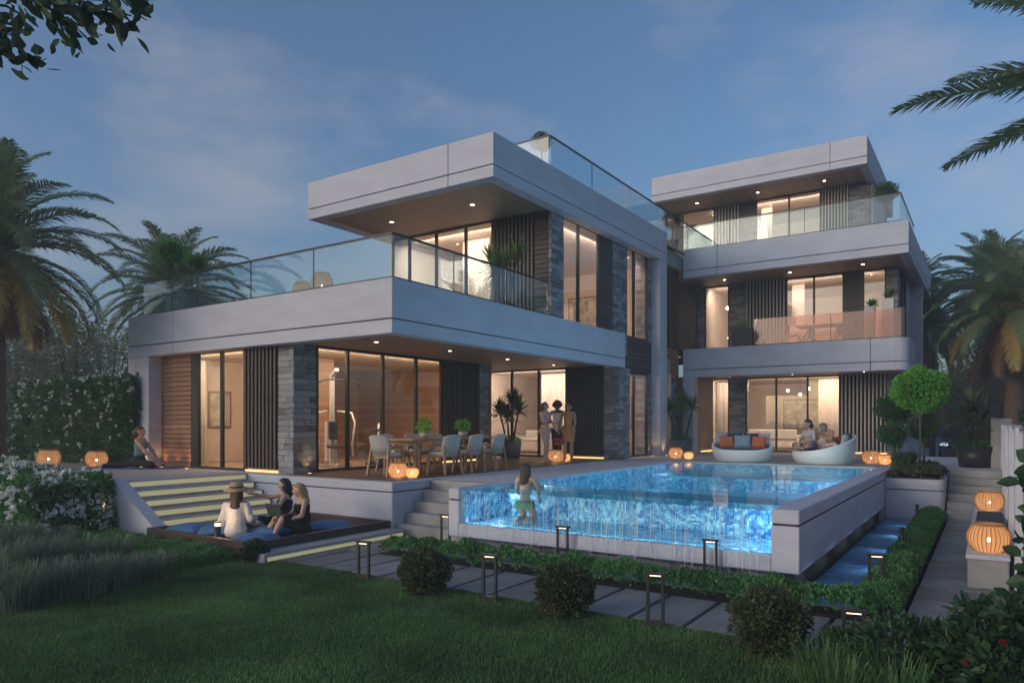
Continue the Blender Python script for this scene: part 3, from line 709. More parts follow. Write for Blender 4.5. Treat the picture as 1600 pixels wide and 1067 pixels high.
# ------------------------------------------------------------------ low basin that catches the overflow
bas = thing('overflow_basin', 'shallow tiled basin of water along the foot of the pool', 'water', kind='structure')
bx('basin_floor', 'basin_mosaic', bas, (-7.9, 8.66, -.24, -1.30, 9.62, -.10)); bx('basin_floor', 'basin_mosaic', bas, (-1.975, 9.624, -.24, -1.30, 17.9, -.10))
bx('water', 'basin_water', bas, (-7.88, 8.68, -.045, -1.32, 9.60, -.04)); bx('water', 'basin_water', bas, (-1.97, 9.602, -.045, -1.32, 17.9, -.04))
bx('kerb', 'step_stone', bas, (-7.96, 8.60, -.24, -1.27, 8.66, -.005)); bx('kerb', 'step_stone', bas, (-1.30, 8.662, -.24, -1.26, 17.9, -.005)); bx('kerb', 'step_stone', bas, (-7.96, 8.662, -.24, -7.9, 9.6, -.005))
for y in (10.0, 11.6, 13.4, 15.2, 16.8): lamp('SPOT', 'basin_lamp', (-1.36, y, .14), 5, (.75, .9, 1), bas, .03, Vector((-.9, -.4, -1.1)).to_track_quat('-Z', 'Y').to_euler(), rad(120))
# foam where the water lands
pm('foam', (.72, .78, .84), .5, .1, 30)
V = []; Fq = []
for i in range(900):
    x = R.uniform(X0 + .1, X1 - .2); y = Y0 - abs(R.gauss(.06, .06)); s_ = R.uniform(.004, .016); z = -.038 + R.random() ** 3 * .06
    o = len(V); V += [(x - s_, y, z), (x, y - s_, z), (x + s_, y, z), (x, y + s_, z + s_ * .3)]; Fq.append((o, o + 1, o + 2, o + 3))
tag(link('foam', np_mesh('foam', V, Fq), 'foam'), 'white foam where the falling water meets the basin', 'foam', kind='stuff')
# ------------------------------------------------------------------ lawn base, beds, paths
pm('turf', (.020, .055, .022), .95, .45, 1.2, .6, 60, col2=(.035, .085, .032))
lawn = bx('lawn', 'turf', None, (-60, -30, -.24, 30, 6.90, -.006)); tag(lawn, 'wide dark green lawn in front of the pool path', 'lawn', kind='structure')
pm('soil', (.035, .026, .02), .95, .3, 8, .5, 40)
bed = thing('planting_bed', 'dark soil beds beside the paths', 'bed', kind='structure')
for b_ in ((-8.0, 8.12, -.24, -.80, 8.598, -.01), (-1.258, 8.6, -.24, -.80, 17.9, -.01), (.24, -5, -.24, 12, 30, -.02), (-40, 6.902, -.24, -11.95, 6.79, -.004), (-12.9, 5.2, -.24, -9.3, 6.45, -.001)): bx('soil', 'soil', bed, b_)
path = thing('path', 'grey paved path between the lawn and the pool', 'path', kind='structure')
bx('path_bed', 'paver_bed', path, (-9.9, 6.904, -.24, -.76, 8.118, -.035)); bx('path_bed', 'paver_bed', path, (-9.9, 8.12, -.24, -8.0, 11.0, -.035))
PAV = MB().box(-.5, -.5, -.5, .5, .5, .5, c=.012).mesh('paver')
def pav(x0, y0, x1, y1, z=0.0, par=None):
    link('paver', PAV, 'paver', par or path, ((x0 + x1) / 2 + R.uniform(-.003, .003), (y0 + y1) / 2, z - .02 + R.uniform(-.003, .002)), None, (x1 - x0, y1 - y0, .04))
x = -.80
while x > -9.3:
    pav(x - .60 + .055, 6.93, x, 8.10); x -= .6
for i in range(3):
    for j in range(2): pav(-9.2 + i * .42 + .02 if 0 else -9.28 + .43 * i, 8.13 + .78 * j, -9.28 + .43 * i + .41, 8.13 + .78 * j + .755)
p2 = thing('path', 'narrow paved path beside the white boundary wall', 'path', kind='structure')
bx('path_bed', 'paver_bed', p2, (-.755, 3, -.24, .24, 17.85, -.035))
y = 4.0
while y < 17.6:
    pav(-.745, y, .21, y + .655, 0, p2); y += .70
bx('patio_floor', 'step_granite', ter, (-29.9, 6.82, ZD - .004, -13.34, YF - .01, ZD + .006))
# ------------------------------------------------------------------ stairs
def stairs(name, label, n, fn):
    t = thing(name, label, 'stairs', kind=None)
    for i in range(n): fn(t, i)
    return t
# six granite steps with lit risers: down from the left patio towards the lounge (descend along +x)
def st1(t, i):
    x = -13.33 + .275 * i; z = .95 - .158 * (i + 1)
    s_ = bx('step', 'step_granite', t, (x, 7.02, -.24, x + .275 if i < 5 else x + .3, YF - .006, z), .006)
    if i < 5: bx('led_strip', 'strip_yellow', s_, (x + .0015 + .276, 7.06, z - .11, x + .285, YF - .06, z - .02))
    else: pass
st = stairs('garden_stairs', 'grey granite steps with glowing yellow risers beside the flower hedge', 5, st1)
bx('led_strip', 'strip_yellow', st, (-13.328, 7.06, .845, -13.318, YF - .06, .93))
# cheek wall following the flight
m = MB(); pr = [(-13.9, .98), (-13.36, .98), (-11.95, .20), (-11.95, -.2), (-13.9, -.2)]
n = len(pr); m.add([(a, 6.78, z) for a, z in pr] + [(a, 7.015, z) for a, z in pr], [tuple(range(n)), tuple(range(2 * n - 1, n - 1, -1))] + [(i, i + n, (i + 1) % n + n, (i + 1) % n) for i in range(n)])
m.build('cheek_wall', 'render_white', st)
def st2(t, i): bx('step', 'step_stone', t, (-9.07, YF + .1 + .24 * i, -.24, -7.57, YF + .1 + .24 * (i + 1) - .002 if i < 4 else 10.898, .186 * (i + 1)), .008)
stairs('pool_stairs', 'plain grey stone steps rising between terrace wall and pool', 5, st2)
def st3(t, i): bx('step', 'step_stone', t, (-.80, 17.86 + .36 * i, -.24, .24, 17.86 + .36 * (i + 1) - .002 if i < 5 else 19.898, .156 * (i + 1)), .008)
stairs('side_stairs', 'stone steps rising from the narrow side path to the driveway', 6, st3)
# ------------------------------------------------------------------ sunken lounge with timber rim
pm('rim_timber', (.055, .035, .028), .5, .3, 3, .1, 40, stretch=(1, 8, 8))
lg = thing('lounge_platform', 'low lounge platform with dark timber rim at the foot of the steps', 'platform')
LX0, LX1, LY0, LY1 = -11.95, -9.12, 6.62, YF - .01
bx('floor', 'rim_timber', lg, (LX0 + .1, LY0 + .1, -.24, LX1 - .1, LY1 - .1, .12))
for b_ in ((LX0, LY0, -.24, LX1, LY0 + .1, .26), (LX1 - .1, LY0 + .102, -.24, LX1, LY1, .26), (LX0, LY0 + .102, -.24, LX0 + .1, 6.98, .26), (LX0 + .12, LY1 - .1, .1, LX1 - .102, LY1, .26)): bx('rim', 'rim_timber', lg, b_, .006)
bx('step', 'step_granite', lg, (LX1 + .002, LY0 - .02, -.24, LX1 + .34, YF - .02, .13), .006)
bx('led_strip', 'strip_yellow', lg, (LX1 + .343, LY0 + .04, .02, LX1 + .352, YF - .06, .075))
# ------------------------------------------------------------------ boundary wall and stone bench
bw = thing('boundary_wall', 'tall white boundary wall with piers along the side path', 'wall')
bx('panel', 'render_white', bw, (.26, 7.6, -.2, .44, 20.9, 1.96), .01)
for y in (8.6, 11.6, 14.6, 17.6, 20.6): bx('pier', 'render_white', bw, (.20, y, -.2, .5, y + .35, 2.0), .01)
bx('cap', 'step_stone', bw, (.23, 7.5, 1.962, .47, 20.95, 1.998))
bx('gate_pier', 'step_stone', bw, (.0, 21.0, .9, .42, 21.5, 2.15), .01)
be = thing('stone_bench', 'long pale stone bench with dark seat pad along the boundary wall', 'bench')
bx('base', 'step_stone', be, (-.24, 10.5, .001, .19, 16.6, .36), .012)
bx('slab', 'render_white', be, (-.26, 10.48, .362, .2, 16.62, .42), .012)
pm('seat_pad', (.05, .055, .075), .8, .1, 20, .2)
bx('seat_pad', 'seat_pad', be, (-.2, 11.3, .422, .17, 15.3, .47), .02)
# planter at the end of the pool
pl = thing('raised_planter', 'white rendered raised planter with rounded corner beside the pool end', 'planter')
def roundbox(name, x0, y0, x1, y1, z0, z1, r, mat, par):
    pts = [(x0, y0)] + [(x1 - r + r * math.sin(t), y0 + r - r * math.cos(t)) for t in np.linspace(0, math.pi / 2, 7)] + [(x1, y1), (x0, y1)]
    n = len(pts); m = MB(); m.add([(a, b, z0) for a, b in pts] + [(a, b, z1) for a, b in pts], [tuple(range(n))[::-1], tuple(range(n, 2 * n))] + [(i, (i + 1) % n, (i + 1) % n + n, i + n) for i in range(n)])
    return m.build(name, mat, par)
roundbox('body', -1.96, 18.0, -.83, 19.85, -.2, .55, .16, 'render_white', pl); roundbox('groove', -1.95, 18.02, -.85, 19.84, .55, .575, .16, 'groove', pl)
roundbox('rim', -1.96, 18.0, -.83, 19.85, .575, .80, .16, 'render_white', pl)
bx('soil', 'soil', pl, (-1.86, 18.15, .8, -.95, 19.75, .83))
# ------------------------------------------------------------------ plants
leafmat('leaf_hedge', (0.029, 0.084, 0.034), (0.084, 0.203, 0.066)); leafmat('leaf_box', (0.027, 0.076, 0.023), (0.095, 0.228, 0.048))
leafmat('leaf_bright', (0.074, 0.247, 0.030), (0.222, 0.543, 0.074)); leafmat('leaf_shrub', (.045, .09, .04), (.13, .13, .065))
leafmat('leaf_cover', (0.053, 0.166, 0.053), (0.166, 0.380, 0.119)); leafmat('leaf_dark', (0.025, 0.064, 0.035), (0.069, 0.135, 0.060))
leafmat('leaf_palm', (0.134, 0.216, 0.108), (0.306, 0.378, 0.180), .4, .4); leafmat('leaf_palm_dry', (0.312, 0.234, 0.065), (0.520, 0.377, 0.117)); leafmat('leaf_palm_brown', (.13, .065, .035), (.22, .12, .06))
leafmat('leaf_olive', (0.111, 0.135, 0.087), (0.296, 0.321, 0.198)); leafmat('leaf_gold', (0.117, 0.104, 0.039), (0.312, 0.247, 0.104)); leafmat('leaf_strap', (0.049, 0.124, 0.036), (0.222, 0.346, 0.099), .35)
leafmat('leaf_variegated', (.10, .14, .06), (.28, .28, .14), .4); leafmat('blade', (0.084, 0.175, 0.056), (0.183, 0.308, 0.099)); leafmat('blade_tall', (0.107, 0.166, 0.107), (0.274, 0.318, 0.213))
leafmat('petal_white', (.62, .62, .58), (.8, .8, .76), .7, .3); leafmat('petal_red', (.28, .02, .03), (.45, .05, .05), .6, .3)
pm('bark', (.10, .075, .055), .9, .35, 9, .6, 30, stretch=(1, 1, 4)); pm('bark_palm', (.13, .09, .06), .9, .4, 12, .8, 25, stretch=(1, 1, 3))
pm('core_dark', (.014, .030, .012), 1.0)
def leaf_quads(Pt, Dr, size, wid=.5, fold=.18, rs=None):
    """one folded diamond per point; Dr = growth direction"""
    rs = rs or rng; n = len(Pt); Dr = Dr / (np.linalg.norm(Dr, axis=1, keepdims=True) + 1e-9)
    q = rs.normal(size=(n, 3)); sd = np.cross(Dr, q); sd /= np.linalg.norm(sd, axis=1, keepdims=True) + 1e-9; nm = np.cross(sd, Dr)
    s = (size * rs.uniform(.65, 1.25, n))[:, None]; w = s * wid * .5
    a = Pt; b = Pt + Dr * s * .45 + sd * w + nm * s * fold; c = Pt + Dr * s; d = Pt + Dr * s * .45 - sd * w + nm * s * fold
    V = np.stack([a, b, c, d], 1).reshape(-1, 3); Fq = np.arange(4 * n).reshape(n, 4)
    return V, Fq
def leaf_ovate(Pt, Dr, size, wid=.6, fold=.1, rs=None):
    """broad leaf with rounded sides, cupped along the midrib: two quads and a pointed tip"""
    rs = rs or rng; n = len(Pt); Dr = Dr / (np.linalg.norm(Dr, axis=1, keepdims=True) + 1e-9)
    q = rs.normal(size=(n, 3)); sd = np.cross(Dr, q); sd /= np.linalg.norm(sd, axis=1, keepdims=True) + 1e-9; nm = np.cross(sd, Dr); s = (size * rs.uniform(.6, 1.25, n))[:, None]; w = s * wid * .5
    def at_(t, sw, up): return Pt + Dr * s * t + sd * w * sw + nm * s * up
    V = np.stack([at_(0, 0, 0), at_(.22, .72, fold), at_(.5, 1, fold), at_(.78, .62, fold * .6), at_(1.02, 0, -.04), at_(.5, 0, -.02), at_(.22, -.72, fold), at_(.5, -1, fold), at_(.78, -.62, fold * .6)], 1).reshape(-1, 3)
    b = np.arange(n)[:, None, None] * 9; return V, (b + np.array([[0, 1, 2, 5], [5, 2, 3, 4], [0, 5, 7, 6], [5, 4, 8, 7]])[None]).reshape(-1, 4)
def blob_points(n, rx, ry, rz, rs, bump=.16, shell=.3, freq=2.6, low=-1.0):
    """points spread in the outer shell of a lumpy ellipsoid, with outward directions"""
    d = rs.normal(size=(n * 2, 3)); d /= np.linalg.norm(d, axis=1, keepdims=True); d = d[d[:, 2] > low][:n]; n = len(d)
    ph = rs.uniform(0, 6.28, 6)
    l = 1 + bump * (np.sin(d[:, 0] * freq * 2 + ph[0]) * np.sin(d[:, 1] * freq * 2.3 + ph[1]) + .6 * np.sin(d[:, 2] * freq * 3.1 + ph[2] + d[:, 0] * 4)) * .8
    r = l * (1 - shell * rs.random(n) ** 1.6)
    return d * r[:, None] * np.array([rx, ry, rz]), d
def clump_mesh(name, specs, size, mat, seed, wid=.5, upb=.25, spread=.7, leaf=leaf_quads):
    rs = np.random.default_rng(seed); Vs = []; Fs = []; o = 0
    for (c, r, n) in specs:
        r = (r, r, r) if isinstance(r, (int, float)) else r
        Pt, d = blob_points(n, *r, rs); Dr = d + rs.normal(size=d.shape) * spread + np.array([0, 0, upb])
        V, Fq = leaf(Pt + np.array(c), Dr, size, wid, rs=rs); Vs.append(V); Fs.append(Fq + o); o += len(V)
    return np_mesh(name, np.concatenate(Vs), np.concatenate(Fs), mats=[mat])
def ico(name, r, mat, parent, loc, sub=2, sc=(1, 1, 1)):
    bm = bmesh.new(); bmesh.ops.create_icosphere(bm, subdivisions=sub, radius=r)
    for v in bm.verts: v.co = Vector((v.co.x * sc[0], v.co.y * sc[1], v.co.z * sc[2])) * (1 + .06 * math.sin(v.co.x * 9 / r) * math.sin(v.co.y * 7 / r))
    me = bpy.data.meshes.new(name); bm.to_mesh(me); bm.free(); return link(name, me, mat, parent, loc)
patchy('blade', .9, .5, 1.5); patchy('leaf_cover', 2.2, .7, 1.3); patchy('leaf_hedge', 1.2, .6, 1.5); patchy('leaf_shrub', 6, .6, 1.5); patchy('blade_tall', 1.5, .7, 1.3)
# --- lawn blades
def blades(name, x0, y0, x1, y1, n, h, mat, seed, label, w=.006, cond=None, z=-.006, dens=None):
    rs = np.random.default_rng(seed); x = rs.uniform(x0, x1, n); y = rs.uniform(y0, y1, n)
    if cond is not None: k = cond(x, y, rs); x, y = x[k], y[k]; n = len(x)
    hh = h * rs.uniform(.5, 1.3, n); a = rs.uniform(0, 6.28, n); ln = rs.uniform(.2, .9, n) * hh
    dx, dy = np.cos(a), np.sin(a); zz = np.full(n, z)
    V = np.stack([np.stack([x - dy * w, y + dx * w, zz], 1), np.stack([x + dy * w, y - dx * w, zz], 1), np.stack([x + dx * ln, y + dy * ln, zz + hh], 1)], 1).reshape(-1, 3)
    o = link(name, np_mesh(name, V, np.arange(3 * n).reshape(n, 3)), mat); return tag(o, label, 'grass', kind='stuff')
def in_view(x, y, rs):
    dp = -_sy * x + _cy * y; lt = _cy * x + _sy * y; dp_ = np.maximum(dp, .1); u = 800 + F_PX * lt / dp_
    keep = np.clip(70 / dp_ ** 2, .0, 1) > rs.random(len(x)) * .9
    return (dp > 4.6) & (u > -120) & (u < 1720) & keep
blades('grass', -14, 2.0, 1.0, 6.88, 430000, .033, 'blade', 1, 'short mown grass of the lawn', .0042, in_view)
# --- ground-cover strips (small leaves, nobody could count them)
def cover(name, label, x0, y0, x1, y1, h, n, size, mat, seed, cond=None, zb=0.0):
    rs = np.random.default_rng(seed); x = rs.uniform(x0, x1, n); y = rs.uniform(y0, y1, n)
    if cond is not None: k = cond(x, y); x, y = x[k], y[k]; n = len(x)
    ex = np.minimum(np.minimum(x - x0, x1 - x), np.minimum(y - y0, y1 - y)); ed = np.clip(ex / .16, 0, 1)
    top = h * (.45 + .55 * np.sqrt(ed)) * (1 + .22 * np.sin(x * 5.1 + y * 3.3) * np.sin(y * 6.7 - x * 2.2) + .1 * np.sin(x * 17 + y * 11))
    z = zb + top * (1 - .5 * rs.random(n) ** 2.2)
    Dr = rs.normal(size=(n, 3)) * .8 + np.array([0, 0, .55]); V, Fq = leaf_quads(np.stack([x, y, z], 1), Dr, size, .55, rs=rs)
    o = link(name, np_mesh(name, V, Fq), mat); tag(o, label, 'ground cover', kind='stuff'); return o
cover('ground_cover', 'low leafy ground cover along the front of the pool basin', -7.95, 8.1, -1.0, 8.62, .24, 15000, .055, 'leaf_cover', 3)
cover('ground_cover', 'clipped grassy green strip between side path and basin', -1.27, 8.4, -.78, 17.85, .22, 16000, .045, 'leaf_cover', 4)
cover('ground_cover', 'low green ground cover beside the lounge platform', -13.2, 5.25, -9.3, 6.6, .16, 15000, .05, 'leaf_cover', 5)
# --- hedges
def hedge(name, label, x0, y0, x1, y1, z0, z1, n, size, mat, seed, flowers=0, fmat='petal_white', fs=.05, cat='hedge', topbias=.5, wav=.12):
    t = thing(name, label, cat, ((x0 + x1) / 2, (y0 + y1) / 2, z0)); rs = np.random.default_rng(seed)
    hx, hy, hz = (x1 - x0) / 2, (y1 - y0) / 2, z1 - z0
    def shell(n, dep):
        ar = np.array([2 * hx * hz, 2 * hx * hz * .3, 2 * hy * hz, 2 * hy * hz, 4 * hx * hy]); f_ = rs.choice(5, n, p=ar / ar.sum())
        a = rs.uniform(-1, 1, n); b = rs.uniform(0, 1, n); P_ = np.zeros((n, 3)); D_ = np.zeros((n, 3)); dp = dep * rs.random(n) ** 1.7
        for k, (ax, sg) in enumerate(((1, -1), (1, 1), (0, -1), (0, 1), (2, 1))):
            q = f_ == k
            if ax == 1: P_[q, 0] = a[q] * hx; P_[q, 1] = sg * (hy - dp[q]); P_[q, 2] = b[q] * hz
            elif ax == 0: P_[q, 1] = a[q] * hy; P_[q, 0] = sg * (hx - dp[q]); P_[q, 2] = b[q] * hz
            else: P_[q, 0] = a[q] * hx; P_[q, 1] = (b[q] * 2 - 1) * hy; P_[q, 2] = hz - dp[q]
            D_[q, ax] = sg
        wv = np.sin(P_[:, 0] * 2.3 + P_[:, 2] * 1.7 + seed) * np.sin(P_[:, 2] * 3.1 - P_[:, 0] * 1.1) + .5 * np.sin(P_[:, 0] * 7 + P_[:, 2] * 5)
        e = np.maximum(np.abs(P_[:, 0]) / hx, 0) ** 6 + (P_[:, 2] / hz) ** 8
        return P_ + D_ * (wv * wav)[:, None] - D_ * (np.clip(e - .7, 0, 1) * .15)[:, None], D_
    P_, D_ = shell(n, .28); V, Fq = leaf_quads(P_, D_ * .6 + rs.normal(size=P_.shape) * .7 + np.array([0, 0, .1]), size, .6, rs=rs)
    tag(link('foliage', np_mesh('foliage', V, Fq), mat, t), kind='stuff')
    MB().box(-hx + .22, -hy + .2, 0, hx - .22, hy - .2, hz - .22).build('filler_core', 'core_dark', t)  # solid dark box added inside to block the view through the leaves
    if flowers:
        P_, D_ = shell(flowers * 3, .02); w = rs.random(len(P_)) < .25 + .75 * (P_[:, 2] / hz) ** topbias; P_ = P_[w][:flowers]; D_ = D_[w][:flowers]
        Vs = []; Fs = []; o = 0
        for p_, d_ in zip(P_, D_):
            k = 7; pd = rs.normal(size=(k, 3)) + d_ * 1.1; pt = np.repeat((p_ + d_ * .03)[None], k, 0) + rs.normal(size=(k, 3)) * fs * .3
            V, Fq = leaf_quads(pt, pd, fs, .9, rs=rs); Vs.append(V); Fs.append(Fq + o); o += len(V)
        tag(link('blossom', np_mesh('blossom', np.concatenate(Vs), np.concatenate(Fs)), fmat, t), kind='stuff')
    return t
hedge('flowering_hedge', 'tall dark hedge dotted with white blossom behind the yoga patio', -24.5, 9.35, -17.6, 10.4, .95, 3.2, 21000, .13, 'leaf_hedge', 11, 260, fs=.08, topbias=2.2, wav=.06)
hedge('flowering_shrub', 'broad low shrub thick with white flowers beside the granite steps', -18.6, 5.3, -13.2, 6.78, 0, 1.12, 15000, .10, 'leaf_cover', 12, 460, fs=.09, cat='shrub', topbias=.6)
# --- round shrubs along the lawn edge
def ball_shrub(label, u, v, r, seed, mat='leaf_shrub', n=2600, size=.05, fl=0):
    x, y, _ = gp(u, v); t = thing('round_shrub', label, 'shrub', (x, y, -.006), group='round clipped shrubs on the lawn edge')
    tag(link('foliage', clump_mesh('foliage', [((0, 0, r * .93), (r, r, r * .9), n), ((r * .12, -r * .1, r * 1.05), (r * .95, r * .9, r * .85), n // 4)], size, mat, seed, .6), None, t), kind='stuff')
    ico('filler_core', r * .72, 'core_dark', t, (0, 0, r * .9)); MB().tube([(0, 0, 0), (0, 0, r * .5)], .03, 6).build('stem', 'bark', t)  # solid dark ball added under the leaves so gaps stay closed
    return t
ball_shrub('round reddish-tipped shrub nearest the terrace corner', 663, 927, .29, 21); ball_shrub('round clipped shrub in front of the glass pool wall', 882, 962, .30, 22)
ball_shrub('largest round shrub near the corner where both paths meet', 1202, 1020, .31, 23); ball_shrub('small low round shrub beside the lounge platform step', 398, 876, .17, 24, 'leaf_dark', 1200)
# --- ornamental grasses
def tuft(label, x, y, n, h, r, seed, mat='blade_tall', name='ornamental_grass', z=-.006, group=None):
    rs = np.random.default_rng(seed); a = rs.uniform(0, 6.28, n); r0 = r * .35 * np.sqrt(rs.random(n)); hh = h * rs.uniform(.55, 1.1, n); ln = hh * rs.uniform(.15, .75, n)
    bx_ = np.cos(a) * r0; by = np.sin(a) * r0; a2 = a + rs.normal(size=n) * .5; dx, dy = np.cos(a2), np.sin(a2); w = .005
    pts = []
    for f_, zf, wf in ((0, 0, 1), (.28, .55, .9), (.68, .92, .6), (1, 1 - .12, .05)):
        cx = bx_ + dx * ln * f_; cy_ = by + dy * ln * f_; cz = hh * zf - (f_ ** 3) * ln * .25
        pts += [np.stack([cx - dy * w * wf, cy_ + dx * w * wf, cz], 1), np.stack([cx + dy * w * wf, cy_ - dx * w * wf, cz], 1)]
    V = np.stack(pts, 1).reshape(-1, 3); b = np.arange(n)[:, None, None] * 8; Fq = (b + np.array([[0, 1, 3, 2], [2, 3, 5, 4], [4, 5, 7, 6]])[None]).reshape(-1, 4)
    t = thing(name, label, 'grass plant', (x, y, z), group=group or 'ornamental grass clumps'); tag(link('blade', np_mesh('blade', V, Fq), mat, t), kind='stuff'); return t
GR = 'clump of arching grey-green grass on the left edge of the lawn'
for i, (u, v, h) in enumerate(((20, 952, .75), (75, 938, .7), (130, 930, .7), (185, 918, .62), (235, 905, .55), (10, 905, .8), (65, 895, .75), (120, 890, .7), (175, 880, .6), (25, 868, .8), (-40, 930, .8), (-30, 880, .8), (90, 862, .6))):
    x, y, _ = gp(u, v); tuft(GR, x, y, 420, h * .72, .7, 100 + i, group='grass clumps left of the lawn')
GF = 'wispy arching grass clump at the lower right corner of the lawn'
for i, (u, v, h) in enumerate(((1290, 1085, .55), (1345, 1070, .6), (1310, 1130, .6), (1400, 1110, .55), (1260, 1130, .42))):
    x, y, _ = gp(u, v); tuft(GF, x, y, 240, h * .75, .5, 130 + i, 'blade', group='grass clumps beside the side path')
# --- leafy shrubs in the right foreground
def bush(label, x, y, specs, size, mat, seed, fl=0, name='leafy_shrub', fmat='petal_red', wid=.6):
    t = thing(name, label, 'shrub', (x, y, -.01)); tag(link('foliage', clump_mesh('foliage', specs, size, mat, seed, wid, leaf=leaf_ovate), None, t), kind='stuff')
    R2 = random.Random(seed); m = MB()
    for c, r, n in specs: m.tube([(0, 0, 0), (c[0] * .5, c[1] * .5, c[2] * .5), c], [.018, .012, .006], 5)
    m.build('stem', 'bark', t)
    if fl:
        rs = np.random.default_rng(seed + 1); Vs = []; Fs = []; o = 0
        for i in range(fl):
            c, r, n = specs[i % len(specs)]; d = rs.normal(size=3); d[2] = abs(d[2]) * .8; d /= np.linalg.norm(d); p_ = np.array(c) + d * np.array(r if not isinstance(r, float) else (r, r, r)) * 1.02
            pd = rs.normal(size=(8, 3)) * .7 + d; V, Fq = leaf_quads(np.repeat(p_[None], 8, 0), pd, .045, .8, rs=rs); Vs.append(V); Fs.append(Fq + o); o += len(V)
        tag(link('blossom', np_mesh('blossom', np.concatenate(Vs), np.concatenate(Fs)), fmat, t), kind='stuff')
    return t
def bushat(label, u, v, *a, **k): x, y, _ = gp(u, v); return bush(label, x, y, *a, **k)
bushat('dark leafy shrub with red flowers in the lower right corner', 1560, 1110, [((0, 0, .45), (.34, .32, .34), 900), ((-.28, .1, .3), (.26, .25, .26), 600), ((.3, .05, .55), (.32, .3, .3), 800), ((.05, -.2, .25), (.3, .25, .25), 600)], .085, 'leaf_dark', 31, 16, name='flowering_bush')
bushat('dense dark green shrub between grass clumps and side path', 1400, 1075, [((0, 0, .28), (.30, .3, .27), 1300), ((-.33, .1, .2), (.24, .25, .2), 800), ((.33, .0, .22), (.26, .24, .2), 900)], .06, 'leaf_dark', 32)
bush('climbing plant with large dark leaves on the wall end at the picture edge', .42, 7.2, [((-.05, .1, .9), (.16, .3, .4), 130), ((.0, .0, 1.5), (.2, .3, .35), 110), ((-.1, .0, .45), (.18, .3, .3), 120), ((0.05, 0, 1.95), (.14, .2, .2), 50)], .15, 'leaf_dark', 33, name='climbing_plant', wid=.75)
# --- topiary in the raised planter
def topiary(label, x, y, z, h, r, seed, mat='leaf_box', n=2600, group='clipped ball trees', size=None, name='ball_tree', trunk=.028):
    t = thing(name, label, 'tree', (x, y, z), group=group)
    MB().tube([(0, 0, 0), (.01, .006, h * .5), (0, 0, h - r * .4)], [trunk, trunk * .85, trunk * .8], 8).build('trunk', 'bark', t)
    tag(link('crown', clump_mesh('crown', [((0, 0, h), (r, r, r * .86), n)], size or r * .13, mat, seed, .6, .05, .55), None, t), kind='stuff')
    ico('filler_core', r * .8, 'core_dark', t, (0, 0, h), 2, (1, 1, .86)); return t  # dark ball added as filler inside the crown
def topi(label, u, v, r_px, y, z, seed, mat='leaf_box', n=2600, **k):
    x = sx(u, y); dp = -_sy * x + _cy * y; h = zat(v, x, y) - z; return topiary(label, x, y, z, h, r_px / F_PX * dp, seed, mat, n, **k)
topi('tallest ball tree with a bright green crown in the raised planter', 1437, 610, 38, 18.9, .83, 41, 'leaf_bright', 7000)
topi('dark ball tree standing behind the tallest one, left of its crown', 1398, 638, 27, 19.5, .83, 42)
topi('small dark ball tree at the pool end of the planter', 1394, 679, 22, 18.75, .83, 43, n=2000)
topi('dark ball tree right of the tall trunk in the planter', 1443, 668, 23, 19.4, .83, 44, n=2000)
topi('lowest clipped ball at the foot of the planter trees', 1408, 716, 14, 18.6, .83, 45, n=1200); topi('small clipped ball half hidden behind the lowest one', 1424, 714, 11, 18.9, .83, 46, n=900)
cover('ground_cover', 'grey-green grassy planting filling the raised planter', -1.9, 18.1, -.9, 19.8, .22, 3500, .09, 'leaf_shrub', 47, zb=.82)
# ball trees up on the terraces
def planter_pot(par, r, h, mat): return MB().lathe([(0, 0), (r * .72, 0), (r * .8, .01), (r, h), (r * .9, h), (r * .86, h - .05), (0, h - .05)], 20).build('pot', mat, par)
pm('pot_grey', (.13, .13, .14), .7, .15, 6, .2, 40); pm('pot_white', (.6, .58, .56), .5, .06, 5); pm('pot_dark', (.03, .03, .035), .4, .1, 5)
def terrace_ball(label, u, v, r_px, y, z, seed, mat='leaf_box'):
    t = topi(label, u, v, r_px, y, z + .3, seed, mat, 1800); p_ = planter_pot(t, .22, .34, 'pot_dark'); p_.location.z = -.3; return t
terrace_ball('large clipped ball tree on the lower roof terrace before the palm', 268, 394, 23, 10.4, 4.3, 51, 'leaf_bright'); terrace_ball('smaller clipped ball on the lower roof terrace by the palm', 308, 410, 16, 10.6, 4.3, 52, 'leaf_bright')
terrace_ball('clipped ball bush at the corner of the top balcony', 1384, 301, 18, 26.0, 7.95, 53); terrace_ball('leafy ball at the back end of the roof terrace rail', 1050, 343, 14, 24.4, 8.2, 54); terrace_ball('low clipped bush at the front of the upper roof terrace', 846, 222, 16, 16.4, 7.9, 55)
# --- strap-leaved plants in pots
def strap_rosette(c, n, L_, seed, wid=.035, droop=1.0, emin=-.2):
    rs = np.random.default_rng(seed); Vs = []; Fs = []
    for i in range(n):
        a = rs.uniform(0, 6.28); e = rs.uniform(emin, 1.45); l = L_ * rs.uniform(.7, 1.1); d = np.array([math.cos(a) * math.cos(e), math.sin(a) * math.cos(e), math.sin(e)]); p_ = np.array(c, float); sd = np.array([-math.sin(a), math.cos(a), 0]); o = len(Vs)
        for k in range(5):
            f_ = k / 4; w = wid * (1, 1.15, 1, .7, .05)[k] * .5; Vs += [p_ - sd * w + [0, 0, .25 * w], p_ + sd * w + [0, 0, .25 * w]]; p_ = p_ + d * l / 4; d = d + np.array([0, 0, -.28 * droop * (f_ + .25)]); d /= np.linalg.norm(d)
        Fs += [(o + 2 * k, o + 2 * k + 1, o + 2 * k + 3, o + 2 * k + 2) for k in range(4)]
    return Vs, Fs
